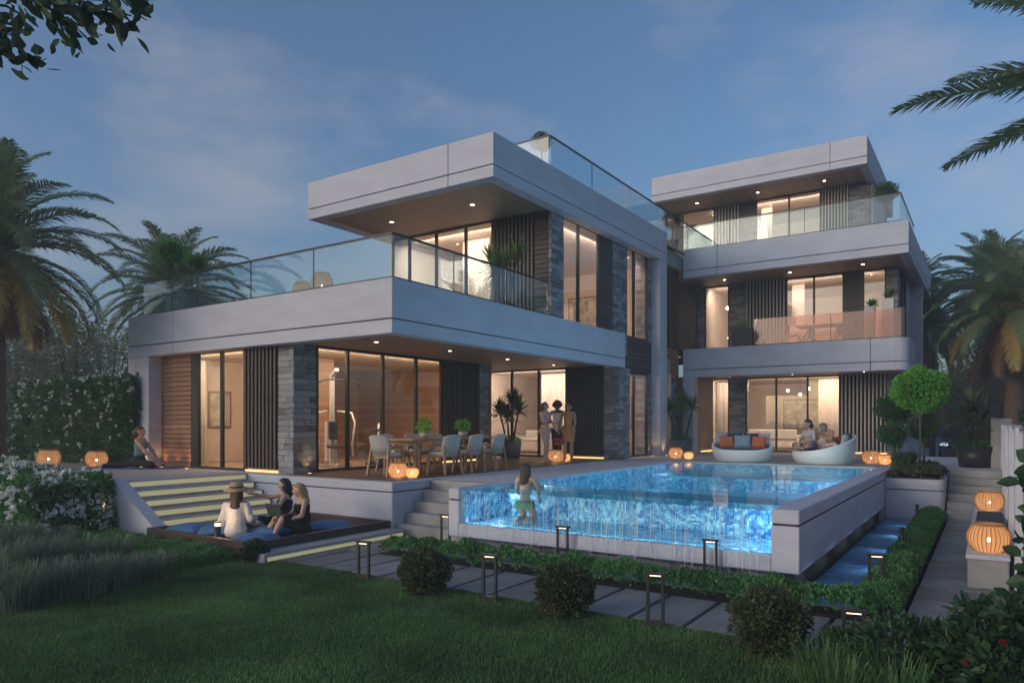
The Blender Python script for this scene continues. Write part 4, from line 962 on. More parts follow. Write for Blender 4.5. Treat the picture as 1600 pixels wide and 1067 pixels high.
def potted(name, label, loc, pot, heads, mat, seed, L_=.45, n=45, wid=.04, potmat='pot_grey', under=True, droop=1.0, square=None):
    t = thing(name, label, 'potted plant', loc); r, h = pot
    if square: bx('pot', potmat, t, (-r, -square, 0, r, square, h), .01); bx('soil', 'soil', t, (-r + .03, -square + .03, h, r - .03, square - .03, h + .012))
    else: planter_pot(t, r, h, potmat); MB().lathe([(0, h - .03), (r * .86, h - .04)], 18).build('soil', 'soil', t)
    Vs = []; Fs = []
    for i, (x, y, z) in enumerate(heads):
        MB().tube([(x * .35, y * .35, h - .08), (x * .7, y * .7, h + (z - h) * .6), (x, y, z)], [.035, .028, .024], 7).build('stem', 'bark', t) if z > h + .15 else None
        v_, f_ = strap_rosette((x, y, z), n, L_, seed + i, wid, droop); o = len(Vs); Vs += v_; Fs += [tuple(q + o for q in ff) for ff in f_]
    tag(link('leaves', np_mesh('leaves', Vs, Fs), mat, t), kind='stuff')
    if under: tag(link('underplanting', clump_mesh('underplanting', [((0, 0, h), (r * .95, r * .95, .14), 700)], .06, 'leaf_cover', seed + 50), None, t), kind='stuff')
    return t
x, y, _ = gp(797, 716, ZD); potted('potted_dracaena', 'tall strap-leaved plant in a round grey pot beside the dining table', (x, y, ZD + .012), (.36, .52), [(-.45, .1, 1.35), (.05, .1, 1.65), (.35, -.05, 1.42), (.1, -.3, 1.2)], 'leaf_strap', 61, .6, 95, .05)
x, y = sx(1064, 23.9), 23.9; potted('potted_dracaena', 'strap-leaved plant in a grey pot against the white portal frame', (x, y, ZD + .004), (.40, .5), [(-.45, .0, 1.5), (0, .1, 1.75), (.42, 0, 1.55), (.1, -.2, 1.35)], 'leaf_strap', 71, .58, 90, .05)
x, y, _ = gp(1523, 729, ZD); potted('potted_agave', 'big charcoal bowl with tall striped strap leaves on the landing', (x, y, ZD - .012), (.42, .52), [(-.2, 0, 1.15), (.2, .1, 1.3), (.05, -.1, 1.0), (-.05, .15, 1.45)], 'leaf_variegated', 81, .65, 75, .055, 'pot_dark', True, 1.3)
potted('potted_palm', 'spiky dark plant on the lower roof terrace beside the slatted screen', (-9.85, 14.3, 4.3), (.3, .6), [(0, 0, 1.55), (.25, .2, 1.75), (-.35, 0, 1.65), (-.1, -.2, 1.35)], 'leaf_strap', 91, .62, 60, .04, 'pot_dark', False)
potted('planter_box_plant', 'black planter box with pale spiky plant on the middle balcony', (sx(1160, 25.5), 25.6, 4.61), (.36, .76), [(-.1, 0, .84), (.15, 0, .84)], 'leaf_bright', 95, .34, 30, .03, 'pot_dark', False, square=.18)
potted('potted_plant', 'leafy plant in a tall white pot on the middle balcony', (sx(1388, 25.7), 25.7, 4.61), (.17, 1.4), [(0, 0, 1.45), (.05, .05, 1.57)], 'leaf_strap', 97, .3, 26, .05, 'pot_white', False, square=.17)
potted('potted_plant', 'bright green bushy plant in a white pot beside the middle balcony corner', (sx(1360, 25.8), 25.8, 4.61), (.17, 1.2), [(0, 0, 1.25), (.1, .0, 1.27)], 'leaf_bright', 98, .26, 34, .06, 'pot_white', False)
# --- palms
def frond_mesh(name, L_, e0, curl, seed, mat, nl=84, leaf=.52, wid=.042, droop=.5):
    rs = np.random.default_rng(seed); d = np.array([math.cos(e0), 0, math.sin(e0)]); p_ = np.zeros(3); pts = [p_.copy()]; ds = [d.copy()]; ns = 14
    for i in range(ns):
        p_ = p_ + d * L_ / ns; ang = math.atan2(d[2], d[0]) - curl / ns * (.5 + 1.1 * i / ns); d = np.array([math.cos(ang), 0, math.sin(ang)]); pts.append(p_.copy()); ds.append(d.copy())
    pts = np.array(pts); ds = np.array(ds); m = MB(); m.tube(pts.tolist(), [.028 * (1 - .85 * i / ns) + .003 for i in range(ns + 1)], 5)
    V = list(m.v); Fq = [list(q) for q in m.f]; F4 = [q for q in Fq if len(q) == 4]
    for i in range(nl):
        f_ = .10 + .90 * (i + rs.random() * .6) / nl; k = min(f_ * ns, ns - .001); j = int(k); w = k - j; c = pts[j] * (1 - w) + pts[j + 1] * w; t_ = ds[j]; nrm = np.array([-t_[2], 0, t_[0]])
        ll = leaf * (math.sin(math.pi * min(1, .12 + f_ * .86)) ** .55) * rs.uniform(.85, 1.1)
        for sg in (-1, 1):
            dr = t_ * (.75 + .35 * f_) + np.array([0, sg, 0]) * rs.uniform(.75, 1.0) + nrm * rs.uniform(.1, .4); dr /= np.linalg.norm(dr)
            dn = dr + np.array([0, 0, -droop * rs.uniform(.6, 1.3)]); dn /= np.linalg.norm(dn); a = c; b = c + dr * ll * .5; e = b + dn * ll * .5; wv = t_ * wid
            o = len(V); V += [a - wv * .35, a + wv * .35, b + wv * .5, b - wv * .5, e + wv * .06, e - wv * .06]; F4 += [[o, o + 1, o + 2, o + 3], [o + 3, o + 2, o + 4, o + 5]]
    return np_mesh(name, np.array(V), F4, mats=[mat])
def palm(label, loc, h, L_, seed, rings, trunk=.2, group=None, dry=0, lean=(0, 0), leaf=.5):
    R3 = random.Random(seed); t = thing('palm_tree', label, 'palm tree', loc, group=group)
    m = MB(); n = 26; m.tube([(lean[0] * (i / n) ** 2, lean[1] * (i / n) ** 2, h * i / n) for i in range(n + 1)], [trunk * (1.25 - .35 * i / n) * (1 + (.07 if i % 2 else -.05)) for i in range(n + 1)], 12); m.build('trunk', 'bark_palm', t)
    top = (lean[0], lean[1], h)
    ico('crown_shaft', trunk * 1.5, 'bark_palm', t, top, 2, (1, 1, 1.5))
    for q, (e0, curl, cnt, mat, lf) in enumerate(rings):
        ms_ = [frond_mesh('frond', L_ * lf * (1 + .08 * k), rad(e0 + 7 * k), curl * (1 + .15 * k), seed * 10 + q * 3 + k, mat, leaf=leaf * L_ / 2.5) for k in range(2)]
        for i in range(cnt):
            a = 2 * math.pi * (i + .5 * (q % 2)) / cnt + R3.uniform(-.22, .22); o = link('frond', ms_[i % 2], None, t, (top[0], top[1], top[2] + .12 - q * .05), (R3.uniform(-.12, .12), R3.uniform(-.1, .1), a))
    return t
G = 'leaf_palm'
RI = [(78, 1.0, 5, G, .9), (58, 1.3, 8, G, 1), (38, 1.4, 10, G, 1.02), (18, 1.4, 10, G, 1.02), (-2, 1.3, 9, G, .98)]
def at(u, depth, z=0):
    d = ray(u); return (d[0] * depth, d[1] * depth, z)
palm('large date palm with golden lower fronds at the left edge', at(-12, 16.2, -.25), 6.2, 2.8, 3, RI + [(-22, 1.2, 9, 'leaf_palm_dry', .95), (-48, .8, 9, 'leaf_palm_brown', .75), (-66, .4, 8, 'leaf_palm_brown', .6)], .24)
palm('dark green palm rising behind the lower roof terrace', at(272, 24, -.25), 6.6, 2.75, 5, RI + [(-20, 1.1, 8, G, .9)], .22)
palm('palm beyond the rear wing, partly hidden by its neighbour', at(1548, 33, -.25), 8.6, 2.9, 8, RI + [(-25, 1.1, 8, 'leaf_palm_dry', .9), (-50, .7, 8, 'leaf_palm_brown', .8)], .26)
palm('palm with heavy golden skirt at the right edge', at(1585, 24, -.25), 6.2, 2.9, 9, RI + [(-22, 1.1, 9, 'leaf_palm_dry', 1), (-50, .7, 9, 'leaf_palm_brown', .9), (-70, .3, 8, 'leaf_palm_brown', .7)], .26)
palm('tall palm just outside the picture whose fronds hang in at the upper right', at(1850, 8.2, -.25), 6.2, 2.65, 10, [(74, .8, 5, G, .9), (50, .6, 8, G, 1), (28, .5, 9, G, 1.05), (9, .45, 10, G, 1.05)], .2)
palm('golden-skirted palm between the rear wing and the driveway', at(1452, 31, -.25), 6.5, 2.5, 14, RI + [(-24, 1.1, 9, 'leaf_palm_dry', 1), (-50, .7, 8, 'leaf_palm_dry', .85)], .2)
palm('small palm top showing past the rear wing corner', at(1437, 46, -.25), 11.2, 2.4, 12, RI[:4], .2)
# --- broadleaf tree whose branch hangs in at the upper left
def branch_tree(label, loc, seed):
    t = thing('broadleaf_tree', label, 'tree', loc); R3 = random.Random(seed); rs = np.random.default_rng(seed)
    MB().tube([(0, 0, 0), (.05, .02, 2.2), (.12, .1, 4.2), (.2, .2, 6.0)], [.16, .13, .10, .06], 10).build('trunk', 'bark', t)
    return t
tb = branch_tree('leafy tree just outside the picture whose twigs hang in at the upper left', at(-330, 5.2, -.25), 4)
def twig_leaves(par, pts, n, seed, size=.125):
    """twig as a thin tube with big ovate leaves hanging off it"""
    rs = np.random.default_rng(seed); m = MB(); m.tube(pts, [.016 * (1 - .8 * i / (len(pts) - 1)) + .002 for i in range(len(pts))], 6); m.build('branch', 'bark', par)
    P_ = np.array(pts); k = rs.uniform(.3, len(pts) - 1.001, n); j = k.astype(int); w = (k - j)[:, None]; c = P_[j] * (1 - w) + P_[j + 1] * w + rs.normal(size=(n, 3)) * np.array([.10, .10, .07])
    Dr = rs.normal(size=(n, 3)) * .55 + np.array([.3, .2, -.55]); V, Fq = leaf_ovate(c, Dr, size, .6, .05, rs); tag(link('leaves', np_mesh('leaves', V, Fq), 'leaf_dark', par), kind='stuff')
o0 = Vector(tb.location)
def rel(u, v, dep): d = ray(u, v); return tuple(Vector((d[0] * dep, d[1] * dep, EYE + d[2] * dep)) - o0)
for i, (pp, n) in enumerate((([(-300, -60), (-60, -60), (60, -20), (150, 10), (205, 25)], 150), ([(-200, -40), (40, -50), (85, 10), (125, 55)], 110), ([(-300, 60), (-120, 40), (-30, 50), (25, 95)], 130), ([(-200, 20), (-60, 0), (10, 10), (45, 30)], 40), ([(-100, -40), (100, -50), (175, -15), (200, 10)], 60))):
    twig_leaves(tb, [rel(u, v, 4.9 + .12 * i + .05 * k) for k, (u, v) in enumerate(pp)], n, 300 + i)
# --- background trees and bushes
def far_tree(label, u, dep, h, r, mat, seed, n=5200, size=.16, name='background_tree', group='trees beyond the villa', spread=1.0, low=.38):
    t = thing(name, label, 'tree', at(u, dep, -.25), group=group); R3 = random.Random(seed)
    MB().tube([(0, 0, 0), (.1, 0, h * .3), (.0, .1, h * .6)], [r * .09, r * .07, r * .04], 8).build('trunk', 'bark', t)
    sp = []; m = MB()
    for i in range(11):
        a = R3.uniform(0, 6.28); q = R3.uniform(.2, .75) * r * spread; z = h * R3.uniform(low, .88); rr = r * R3.uniform(.28, .48); c = (math.cos(a) * q, math.sin(a) * q, z); sp.append((c, (rr, rr, rr * .8), n // 11)); m.tube([(0, 0, h * .3), (c[0] * .5, c[1] * .5, z * .75), c], [r * .04, r * .025, r * .01], 5)
    m.build('limb', 'bark', t); tag(link('crown', clump_mesh('crown', sp, size, mat, seed, .5, .1, 1.0), None, t), kind='stuff'); return t
far_tree('pale silvery tree behind the flowering hedge near the house corner', 120, 27, 6.9, 2.9, 'leaf_olive', 401); far_tree('silvery tree at the left edge behind the flowering hedge', 30, 30, 6.6, 3.2, 'leaf_olive', 402); far_tree('thin pale tree beside the villa portal leg', 172, 32, 7.0, 2.6, 'leaf_olive', 403); far_tree('low grey-green tree behind the left palm', -40, 26, 5.6, 2.6, 'leaf_olive', 404)
far_tree('golden-leaved tree beyond the driveway beside the rear wing', 1475, 42, 6.6, 3.2, 'leaf_gold', 405, 7500, low=.3); far_tree('golden bushy tree behind the right palms', 1540, 38, 5.2, 3.2, 'leaf_gold', 406, 7500, low=.12); far_tree('dull gold tree at the right edge of the garden', 1610, 34, 5.0, 3.0, 'leaf_gold', 407, 7500, low=.12); far_tree('tall dim tree between the right palms', 1575, 50, 9.0, 4.0, 'leaf_olive', 408, 6500, .22)
far_tree('bushy golden shrub behind the big charcoal bowl', 1530, 30, 3.6, 1.6, 'leaf_gold', 409, 5000, .12, low=.15); far_tree('grey-green bush at the end of the driveway', 1462, 50, 4.5, 2.6, 'leaf_olive', 410, 5000, low=.12)
hedge('garden_hedge', 'dark clipped hedge above the boundary wall', .6, 15.5, 2.4, 24, 0, 2.5, 5000, .12, 'leaf_dark', 71)
hedge('garden_hedge', 'dark hedge closing off the driveway in the distance', -30, 66, 26, 68, -.25, 3.4, 9000, .4, 'leaf_dark', 72); hedge('garden_hedge', 'long dark hedge far behind the left garden', -70, 20, -30, 22, -.25, 3.0, 7000, .3, 'leaf_dark', 73)
# ------------------------------------------------------------------ lanterns
emat('lantern_glow', (1, .47, .17), .28); pm('wicker_lantern', (.45, .23, .09), .7, .2, 20); emat('lantern_pale', (.95, .72, .42), .35)
m, t, b = nodes('lantern_shell'); t.nodes.remove(b); A = t.nodes.new; K = t.links.new      # thin woven paper-like skin lit from inside
tl = A('ShaderNodeBsdfTranslucent'); tl.inputs[0].default_value = (.95, .66, .42, 1); df = A('ShaderNodeBsdfDiffuse'); df.inputs[0].default_value = (.5, .30, .15, 1); tn = A('ShaderNodeBsdfTransparent')
m1 = A('ShaderNodeMixShader'); m1.inputs[0].default_value = .35; K(tl.outputs[0], m1.inputs[1]); K(df.outputs[0], m1.inputs[2]); m2 = A('ShaderNodeMixShader'); m2.inputs[0].default_value = .18; K(m1.outputs[0], m2.inputs[1]); K(tn.outputs[0], m2.inputs[2]); K(m2.outputs[0], t.nodes['Material Output'].inputs['Surface'])
def make_lantern(label, cat='lantern', lit=True):
    t = thing('woven_lantern', label, cat, group='round woven lanterns'); R_, H_ = .25, .36
    def pr(f_, k=1.0): return (k * R_ * (.42 + .58 * math.sin(math.pi * (.10 + f_ * .78)) ** .8), H_ * f_)
    MB().lathe([(0, .012)] + [pr(f_, .95) for f_ in np.linspace(.03, .95, 10)], 24).build('shell', 'lantern_shell', t)
    m = MB()
    for i in range(30):
        a = 2 * math.pi * i / 30; m.tube([(pr(f_)[0] * math.cos(a), pr(f_)[0] * math.sin(a), pr(f_)[1]) for f_ in np.linspace(0, 1, 9)], .0055, 4, False)
    m.build('ribs', 'wicker_lantern', t)
    m = MB(); r0 = pr(1)[0]; m.lathe([(r0 - .02, H_ - .01), (r0 + .012, H_ - .01), (r0 + .012, H_ + .012), (r0 - .02, H_ + .012), (r0 - .02, H_ - .01)], 20); m.build('rim', 'wicker_lantern', t)
    MB().lathe([(0, -.03), (.024, -.018), (.03, 0), (.024, .02), (0, .035)], 10).build('bulb', 'lamp_star', t, (0, 0, H_ * .42))
    if lit: lamp('POINT', 'flame', (0, 0, H_ * .42), 1.9, (1, .66, .36), t, .05)
    return t
L0 = make_lantern('glowing lantern on the front end of the stone bench'); L0.location = (-.02, 10.85, .42); L0.scale = (.96,) * 3
def lan(label, x, y, z, s=1.0): return dup(L0, (x, y, z), random.uniform(0, 6), label, scale=s)
lan('glowing lantern on the far end of the stone bench', -.02, 15.95, .42, .96)
p = gp(76, 728, ZD); lan('glowing lantern under the flowering hedge at the patio edge', p[0], p[1] - .0, ZD + .007, 1.12)
p = gp(151, 729, ZD); lan('glowing lantern between the hedge and the yoga mat', p[0], p[1], ZD + .007, 1.05)
p = gp(608, 748, ZD); lan('larger glowing lantern at the terrace corner by the dining chairs', p[0], p[1] + .25, ZD + .013, .8)
p = gp(633, 747, ZD); lan('smaller glowing lantern at the terrace corner by the dining chairs', p[0] + .1, p[1] + .1, ZD + .013, .55)
p = gp(868, 722, ZD); lan('glowing lantern at the feet of the standing group', p[0], p[1], ZD + .013, .9)
p = gp(884, 721, ZD); lan('small lantern beside the standing group', p[0], p[1], ZD + .013, .6)
p = gp(1056, 716, ZD); lan('larger lantern in front of the potted plant by the portal frame', p[0], p[1], ZD + .005, .9)
p = gp(1076, 717, ZD); lan('smaller lantern in front of the potted plant by the portal frame', p[0], p[1], ZD + .005, .6)
p = gp(1356, 726, ZD); lan('larger lantern between wicker sofa and ball trees', p[0], p[1] + .6, ZD + .005, .95)
p = gp(1379, 727, ZD); lan('smaller lantern next to the ball tree planter', p[0], p[1] + .5, ZD + .005, .7)
Lp = make_lantern('pale round lantern on the lower roof terrace behind the glass', lit=False)
for ch in list(Lp.children):
    if ch.type == 'LIGHT': bpy.data.objects.remove(ch)
def lantern_table(label, x, y):
    t = thing('side_table', label, 'table', (x, y, 4.285), group='side tables on the roof terrace'); bx('table_top', 'cabinet_timber', t, (-.24, -.24, .42, .24, .24, .46), .008)
    for a_ in (-1, 1):
        for b_ in (-1, 1): bx('leg', 'cabinet_timber', t, (a_ * .2 - .02, b_ * .2 - .02, 0, a_ * .2 + .02, b_ * .2 + .02, .42))
qa, qb = (sx(503, 10.3), 10.3), (sx(472, 10.35), 10.35)
lantern_table('low table under the larger pale lantern on the roof terrace', *qa); lantern_table('low table under the smaller pale lantern on the roof terrace', *qb)
Lp.location = (*qa, 4.746); Lp.scale = (.9, .9, 1.25)
dup(Lp, (*qb, 4.746), 1, 'smaller pale lantern on the lower roof terrace behind the glass', scale=(.75, .75, 1.0))
dup(Lp, (-9.7, 16.05, Z2t - .34), 1, 'pale round lantern behind the upper roof terrace glass', scale=(1, 1, 1.3))
# ------------------------------------------------------------------ garden bollard lamps
pm('bollard_metal', (.05, .05, .052), .45, .1, 10, metal=.5); emat('bollard_light', (1, .72, .46), 2.2)
BG = 'frame-shaped bollard lamps'
def bollard(label, u, v, h=.52, w=.15, rz=.25):
    x, y, _ = gp(u, v); t = thing('bollard_lamp', label, 'garden lamp', (x, y, -.006), rz, BG)
    for s_ in (-1, 1): bx('post', 'bollard_metal', t, (s_ * w / 2 - .016, -.022, .06, s_ * w / 2 + .016, .022, h), .003)
    bx('base', 'bollard_metal', t, (-w / 2 - .016, -.026, 0, w / 2 + .016, .026, .06), .003)
    bx('top_bar', 'bollard_metal', t, (-w / 2 - .03, -.035, h, w / 2 + .03, .035, h + .025), .003); bx('light_strip', 'bollard_light', t, (-w / 2 + .02, -.018, h - .012, w / 2 - .02, .018, h - .001))
    return t
bollard('bollard lamp on the lawn edge nearest the lounge step', 568, 903, .47); bollard('bollard lamp at the foot of the pool stairs', 696, 850, .48); bollard('bollard lamp on the lawn edge between the first two round shrubs', 765, 938)
bollard('bollard lamp in the ground cover before the glass pool wall', 879, 876, .5); bollard('bollard lamp in the ground cover near the pool corner', 1110, 904, .5); bollard('bollard lamp on the lawn edge between the second and largest shrubs', 1024, 977, .52, .15); bollard('bollard lamp at the corner of basin and side path', 1370, 934, .5); bollard('bollard lamp rising out of the wispy grass by the path corner', 1334, 1045, .48)
def post_lamp(label, u, v, h, r, lit):
    x, y, _ = gp(u, v); t = thing('post_lamp', label, 'garden lamp', (x, y, -.006), 0, 'post lamps')
    MB().lathe([(0, 0), (r, 0), (r, h), (0, h)], 14).build('post', 'bollard_metal', t)
    if lit:
        MB().lathe([(0, h + .001), (r * .82, h + .001), (r * .82, h + .05), (0, h + .05)], 14).build('lamp', 'bollard_light', t); lamp('POINT', 'glow', (0, 0, h + .12), 4, (1, .62, .3), t, .05)
    MB().lathe([(0, h + .051 if lit else h), (r, h + .051 if lit else h), (r, h + (.075 if lit else .02)), (0, h + (.075 if lit else .02))], 14).build('cap', 'bollard_metal', t)
post_lamp('round post lamp with lit head beside the white-flowered shrub', 163, 832, .42, .055, True); post_lamp('round post lamp with lit head in front of the lounge', 340, 860, .40, .055, True)
post_lamp('dark post in the green strip nearest the basin end', 1409, 870, .44, .032, False); post_lamp('dark post in the middle of the green strip', 1433, 826, .46, .032, False); post_lamp('dark post in the green strip closest to the raised planter', 1448, 806, .48, .032, False)
def spot_ground(x, y): lamp('POINT', 'garden_spot', (x, y, .3), 1.2, (1, .9, .6), None, .03)
# ------------------------------------------------------------------ dining table and chairs
pm('oak', (.33, .20, .11), .5, .2, 4, .1, 30, stretch=(1, 6, 6)); pm('upholstery', (.44, .42, .40), .9, .08, 30, .2); pm('upholstery_light', (.55, .53, .50), .9, .08, 30, .2)
dt = thing('dining_table', 'long oak dining table under the covered terrace', 'table', (-10.3, 12.5, ZD + .012))
bx('table_top', 'oak', dt, (-.46, -1.5, .70, .46, 1.5, .75), .01)
for s_ in (-1, 1):
    for q in (-1, 1): MB().bar((s_ * .40, q * 1.36, 0), (s_ * .38, q * 1.3, .70), .075, .075).build('leg', 'oak', dt)
    bx('rail', 'oak', dt, (-.36, s_ * 1.3 - .02, .62, .36, s_ * 1.3 + .02, .698))
def make_chair(label):
    t = thing('dining_chair', label, 'chair', group='dining chairs around the oak table')   # faces +y
    for s_ in (-1, 1):
        MB().bar((s_ * .25, .24, 0), (s_ * .215, .20, .46), .042, .042).build('leg', 'oak', t); MB().bar((s_ * .26, -.30, 0), (s_ * .215, -.20, .62), .042, .042).build('leg', 'oak', t)
        MB().bar((s_ * .225, -.22, .56), (s_ * .235, .2, .60), .035, .03).build('armrest', 'oak', t); MB().bar((s_ * .235, .2, .585), (s_ * .215, .2, .45), .035, .035).build('arm_support', 'oak', t)
    bx('seat_rail', 'oak', t, (-.22, -.2, .36, .22, .22, .40)); bx('seat', 'upholstery_light', t, (-.23, -.21, .402, .23, .235, .475), .02)
    m = MB(); n = 9; pr = []
    for k in range(n):
        a = -1 + 2 * k / (n - 1); pr.append((a * .25, -.25 + .10 * a * a))
    v = []
    for zz, lean in ((.44, 0), (.62, -.035), (.80, -.075), (.83, -.08)):
        for a, b in pr: v.append((a, b + lean, zz - (.04 * (abs(a) / .25) ** 3 if zz > .7 else 0)))
    m.add(v, [(j * n + i, j * n + i + 1, (j + 1) * n + i + 1, (j + 1) * n + i) for j in range(3) for i in range(n - 1)], True)
    o = m.build('backrest', 'upholstery', t); sm = o.modifiers.new('thick', 'SOLIDIFY'); sm.thickness = .04; sm.offset = 0
    return t
c0 = make_chair('dining chair on the pool side nearest the terrace corner'); c0.location = (-9.62, 11.75, ZD + .012); c0.rotation_euler = (0, 0, rad(84))
def cc(l, x, y, a): return dup(c0, (x, y, ZD + .012), rad(a), l)
cc('middle dining chair on the pool side of the table', -9.64, 12.6, 92); cc('dining chair on the pool side nearest the round grey pot', -9.63, 13.45, 96)
cc('dining chair at the near head of the table by the lanterns', -10.3, 10.72, 4); cc('dining chair on the window side nearest the gym corner', -11.0, 11.7, -86); cc('middle dining chair on the window side of the table', -11.0, 12.55, -92); cc('dining chair on the window side farthest from the gym corner', -11.0, 13.4, -88)
pm('ceramic', (.42, .36, .30), .35, .1, 6)
for lb, x, y in (('bowl with bright green plant on the near half of the table', -10.35, 11.95), ('vase with green leaves on the far half of the table', -10.25, 13.2)):
    t = thing('table_plant', lb, 'potted plant', (x, y, ZD + .762)); MB().lathe([(0, 0), (.07, 0), (.12, .05), (.11, .13), (.09, .13), (.09, .1), (0, .1)], 16).build('vase', 'ceramic', t); tag(link('leaves', clump_mesh('leaves', [((0, 0, .26), (.15, .15, .13), 160)], .09, 'leaf_bright', 500 + int(y * 3)), None, t), kind='stuff')
# ------------------------------------------------------------------ wicker sofas and cushions
pm('wicker_white', (.80, .78, .76), .6, .1, 60); pm('cushion_seat', (.10, .12, .17), .9, .1, 30, .2); pm('cushion_orange', (.55, .13, .04), .9, .1, 25, .2); pm('cushion_blue', (.24, .32, .40), .9, .1, 25, .2); pm('cushion_navy', (.035, .045, .08), .9, .1, 25, .2); pm('cushion_grey', (.40, .41, .44), .9, .1, 25, .2); pm('cushion_cobalt', (.07, .17, .36), .85, .15, 15, .2)
def wicker_sofa(label, x, y, rz, rx_=.82, ry_=.72):
    t = thing('wicker_sofa', label, 'sofa', (x, y, ZD + .005), rz, 'round white wicker sofas')      # low side towards -y
    nt_, nh = 72, 26; V = []; Fq = []
    for j in range(nh + 1):
        for i in range(nt_):
            th = 2 * math.pi * i / nt_; hh = .30 + .44 * ((1 + math.sin(th)) / 2) ** 1.5; f_ = j / nh; z = hh * f_; bul = 1 - .16 * (1 - f_) ** 2 + .02 * math.sin(f_ * 3.1)
            w = .0075 * (1 if (i + j) % 2 else -1); V.append(((rx_ * bul + w) * math.cos(th), (ry_ * bul + w) * math.sin(th), z))
    for j in range(nh):
        for i in range(nt_): Fq.append((j * nt_ + i, j * nt_ + (i + 1) % nt_, (j + 1) * nt_ + (i + 1) % nt_, (j + 1) * nt_ + i))
    o = link('wicker_shell', np_mesh('wicker_shell', V, Fq, True), 'wicker_white', t); sm = o.modifiers.new('thick', 'SOLIDIFY'); sm.thickness = .05; sm.offset = -1
    m = MB(); m.tube([((rx_ - .02) * math.cos(a), (ry_ - .02) * math.sin(a), .30 + .44 * ((1 + math.sin(a)) / 2) ** 1.5) for a in np.linspace(0, 2 * math.pi, 49)], .035, 8, False); m.build('rim', 'wicker_white', t)
    m = MB(); m.lathe([(0, .10), (.88, .10), (.90, .2), (.88, .30), (.80, .335), (0, .345)], 32, sc=(rx_ * .95, ry_ * .95)); m.build('seat_cushion', 'cushion_seat', t)
    return t
SA = (-5.86, 20.45); SB = (-3.72, 20.55)
wicker_sofa('round white wicker sofa with five cushions facing the pool', *SA, rad(14)); wicker_sofa('round white wicker sofa on which two people sit', *SB, rad(-62), .84, .78)
def pillow_mesh(w, h, d):
    bm = bmesh.new(); bmesh.ops.create_grid(bm, x_segments=10, y_segments=10, size=1); V = []; Fq = []; n = 11
    bm.free()
    for sg in (1, -1):
        for j in range(n):
            for i in range(n):
                a = -1 + 2 * i / (n - 1); b = -1 + 2 * j / (n - 1); pin = 1 - .10 * (a * a * b * b); z = sg * d * ((1 - a ** 4) * (1 - b ** 4)) ** .6
                V.append((a * w * (1 - .07 * (1 - b * b) * a * a) * 1.0, z, b * h * (1 - .07 * (1 - a * a) * b * b)))
    for s_ in (0, 1):
        for j in range(n - 1):
            for i in range(n - 1): q = s_ * n * n + j * n + i; Fq.append((q, q + 1, q + n + 1, q + n) if s_ else (q, q + n, q + n + 1, q + 1))
    return np_mesh('cushion', V, Fq, True)
PM = pillow_mesh(.21, .19, .085)
def cushion(label, mat, loc, rot, sc=1.0, group='scatter cushions'):
    me = PM.copy(); me.materials.clear(); o = link('cushion', me, mat, None, loc, rot, (sc,) * 3 if isinstance(sc, float) else sc); return tag(o, label, 'cushion', group)
def on_sofa(S_, rz, lx, ly, lz): c, s_ = math.cos(rz), math.sin(rz); return (S_[0] + lx * c - ly * s_, S_[1] + lx * s_ + ly * c, ZD + lz)
a = rad(14)
cushion('orange cushion on the left side of the empty wicker sofa', 'cushion_orange', on_sofa(SA, a, -.42, .12, .54), (rad(-24), 0, a + .3)); cushion('blue-grey cushion in the middle of the empty wicker sofa', 'cushion_blue', on_sofa(SA, a, .0, .14, .55), (rad(-22), 0, a), 1.1); cushion('orange cushion on the right side of the empty wicker sofa', 'cushion_orange', on_sofa(SA, a, .44, .12, .54), (rad(-24), 0, a - .3))
cushion('navy cushion tucked behind the left orange one', 'cushion_navy', on_sofa(SA, a, -.22, .38, .60), (rad(-16), 0, a + .1), 1.1); cushion('navy cushion tucked behind the right orange one', 'cushion_navy', on_sofa(SA, a, .24, .38, .60), (rad(-16), 0, a - .1), 1.1); cushion('pale grey cushion at the back corner of the empty sofa', 'cushion_grey', on_sofa(SA, a, -.55, .36, .62), (rad(-12), 0, a + .5), 1.0); cushion('grey cushion at the right back of the empty sofa', 'cushion_grey', on_sofa(SA, a, .56, .34, .62), (rad(-12), 0, a - .5), 1.0)
a = rad(-62)
cushion('orange cushion behind the bare-backed sitter', 'cushion_orange', on_sofa(SB, a, -.28, .36, .55), (rad(-20), 0, a + .3), 1.0); cushion('dark cushion against the high back of the occupied sofa', 'cushion_navy', on_sofa(SB, a, .1, .55, .64), (rad(-10), 0, a), 1.0); cushion('grey cushion at the rim of the occupied sofa', 'cushion_grey', on_sofa(SB, a, .38, .42, .62), (rad(-10), 0, a - .5), 1.0)
# ------------------------------------------------------------------ lounge cushions, yoga mat, laptop
ZL = .12
def floor_cushion(label, u, v, s_, rz, mat='cushion_cobalt', z=ZL + .095): x, y, _ = gp(u, v, z); return cushion(label, mat, (x, y, z), (rad(90), 0, rz), (s_ * 1.5, 1.1, s_ * 1.5), 'blue floor cushions of the lounge')
floor_cushion('blue floor cushion at the stair side of the lounge', 300, 826, 1.15, .2); floor_cushion('blue floor cushion under the knees of the person in the hat', 338, 830, 1.0, .9); floor_cushion('blue floor cushion at the near corner of the lounge', 398, 843, 1.1, .5)
floor_cushion('blue floor cushion behind the person in the black dress', 410, 812, 1.2, 1.1); floor_cushion('blue floor cushion in the middle of the lounge', 428, 829, 1.1, .1); floor_cushion('blue floor cushion at the terrace side of the lounge', 515, 822, 1.2, .7)
pm('yoga_mat', (.05, .13, .42), .8, .1, 20)
xm, ym, _ = gp(203, 732, ZD); ym_rz = rad(YAW)
mt = bx('yoga_mat', 'yoga_mat', None, (-1.15, -.33, 0, 1.15, .33, .018), .006); mt.location = (xm, ym, ZD - .003); mt.rotation_euler = (0, 0, ym_rz); tag(mt, 'blue exercise mat on the patio beside the steps', 'mat')
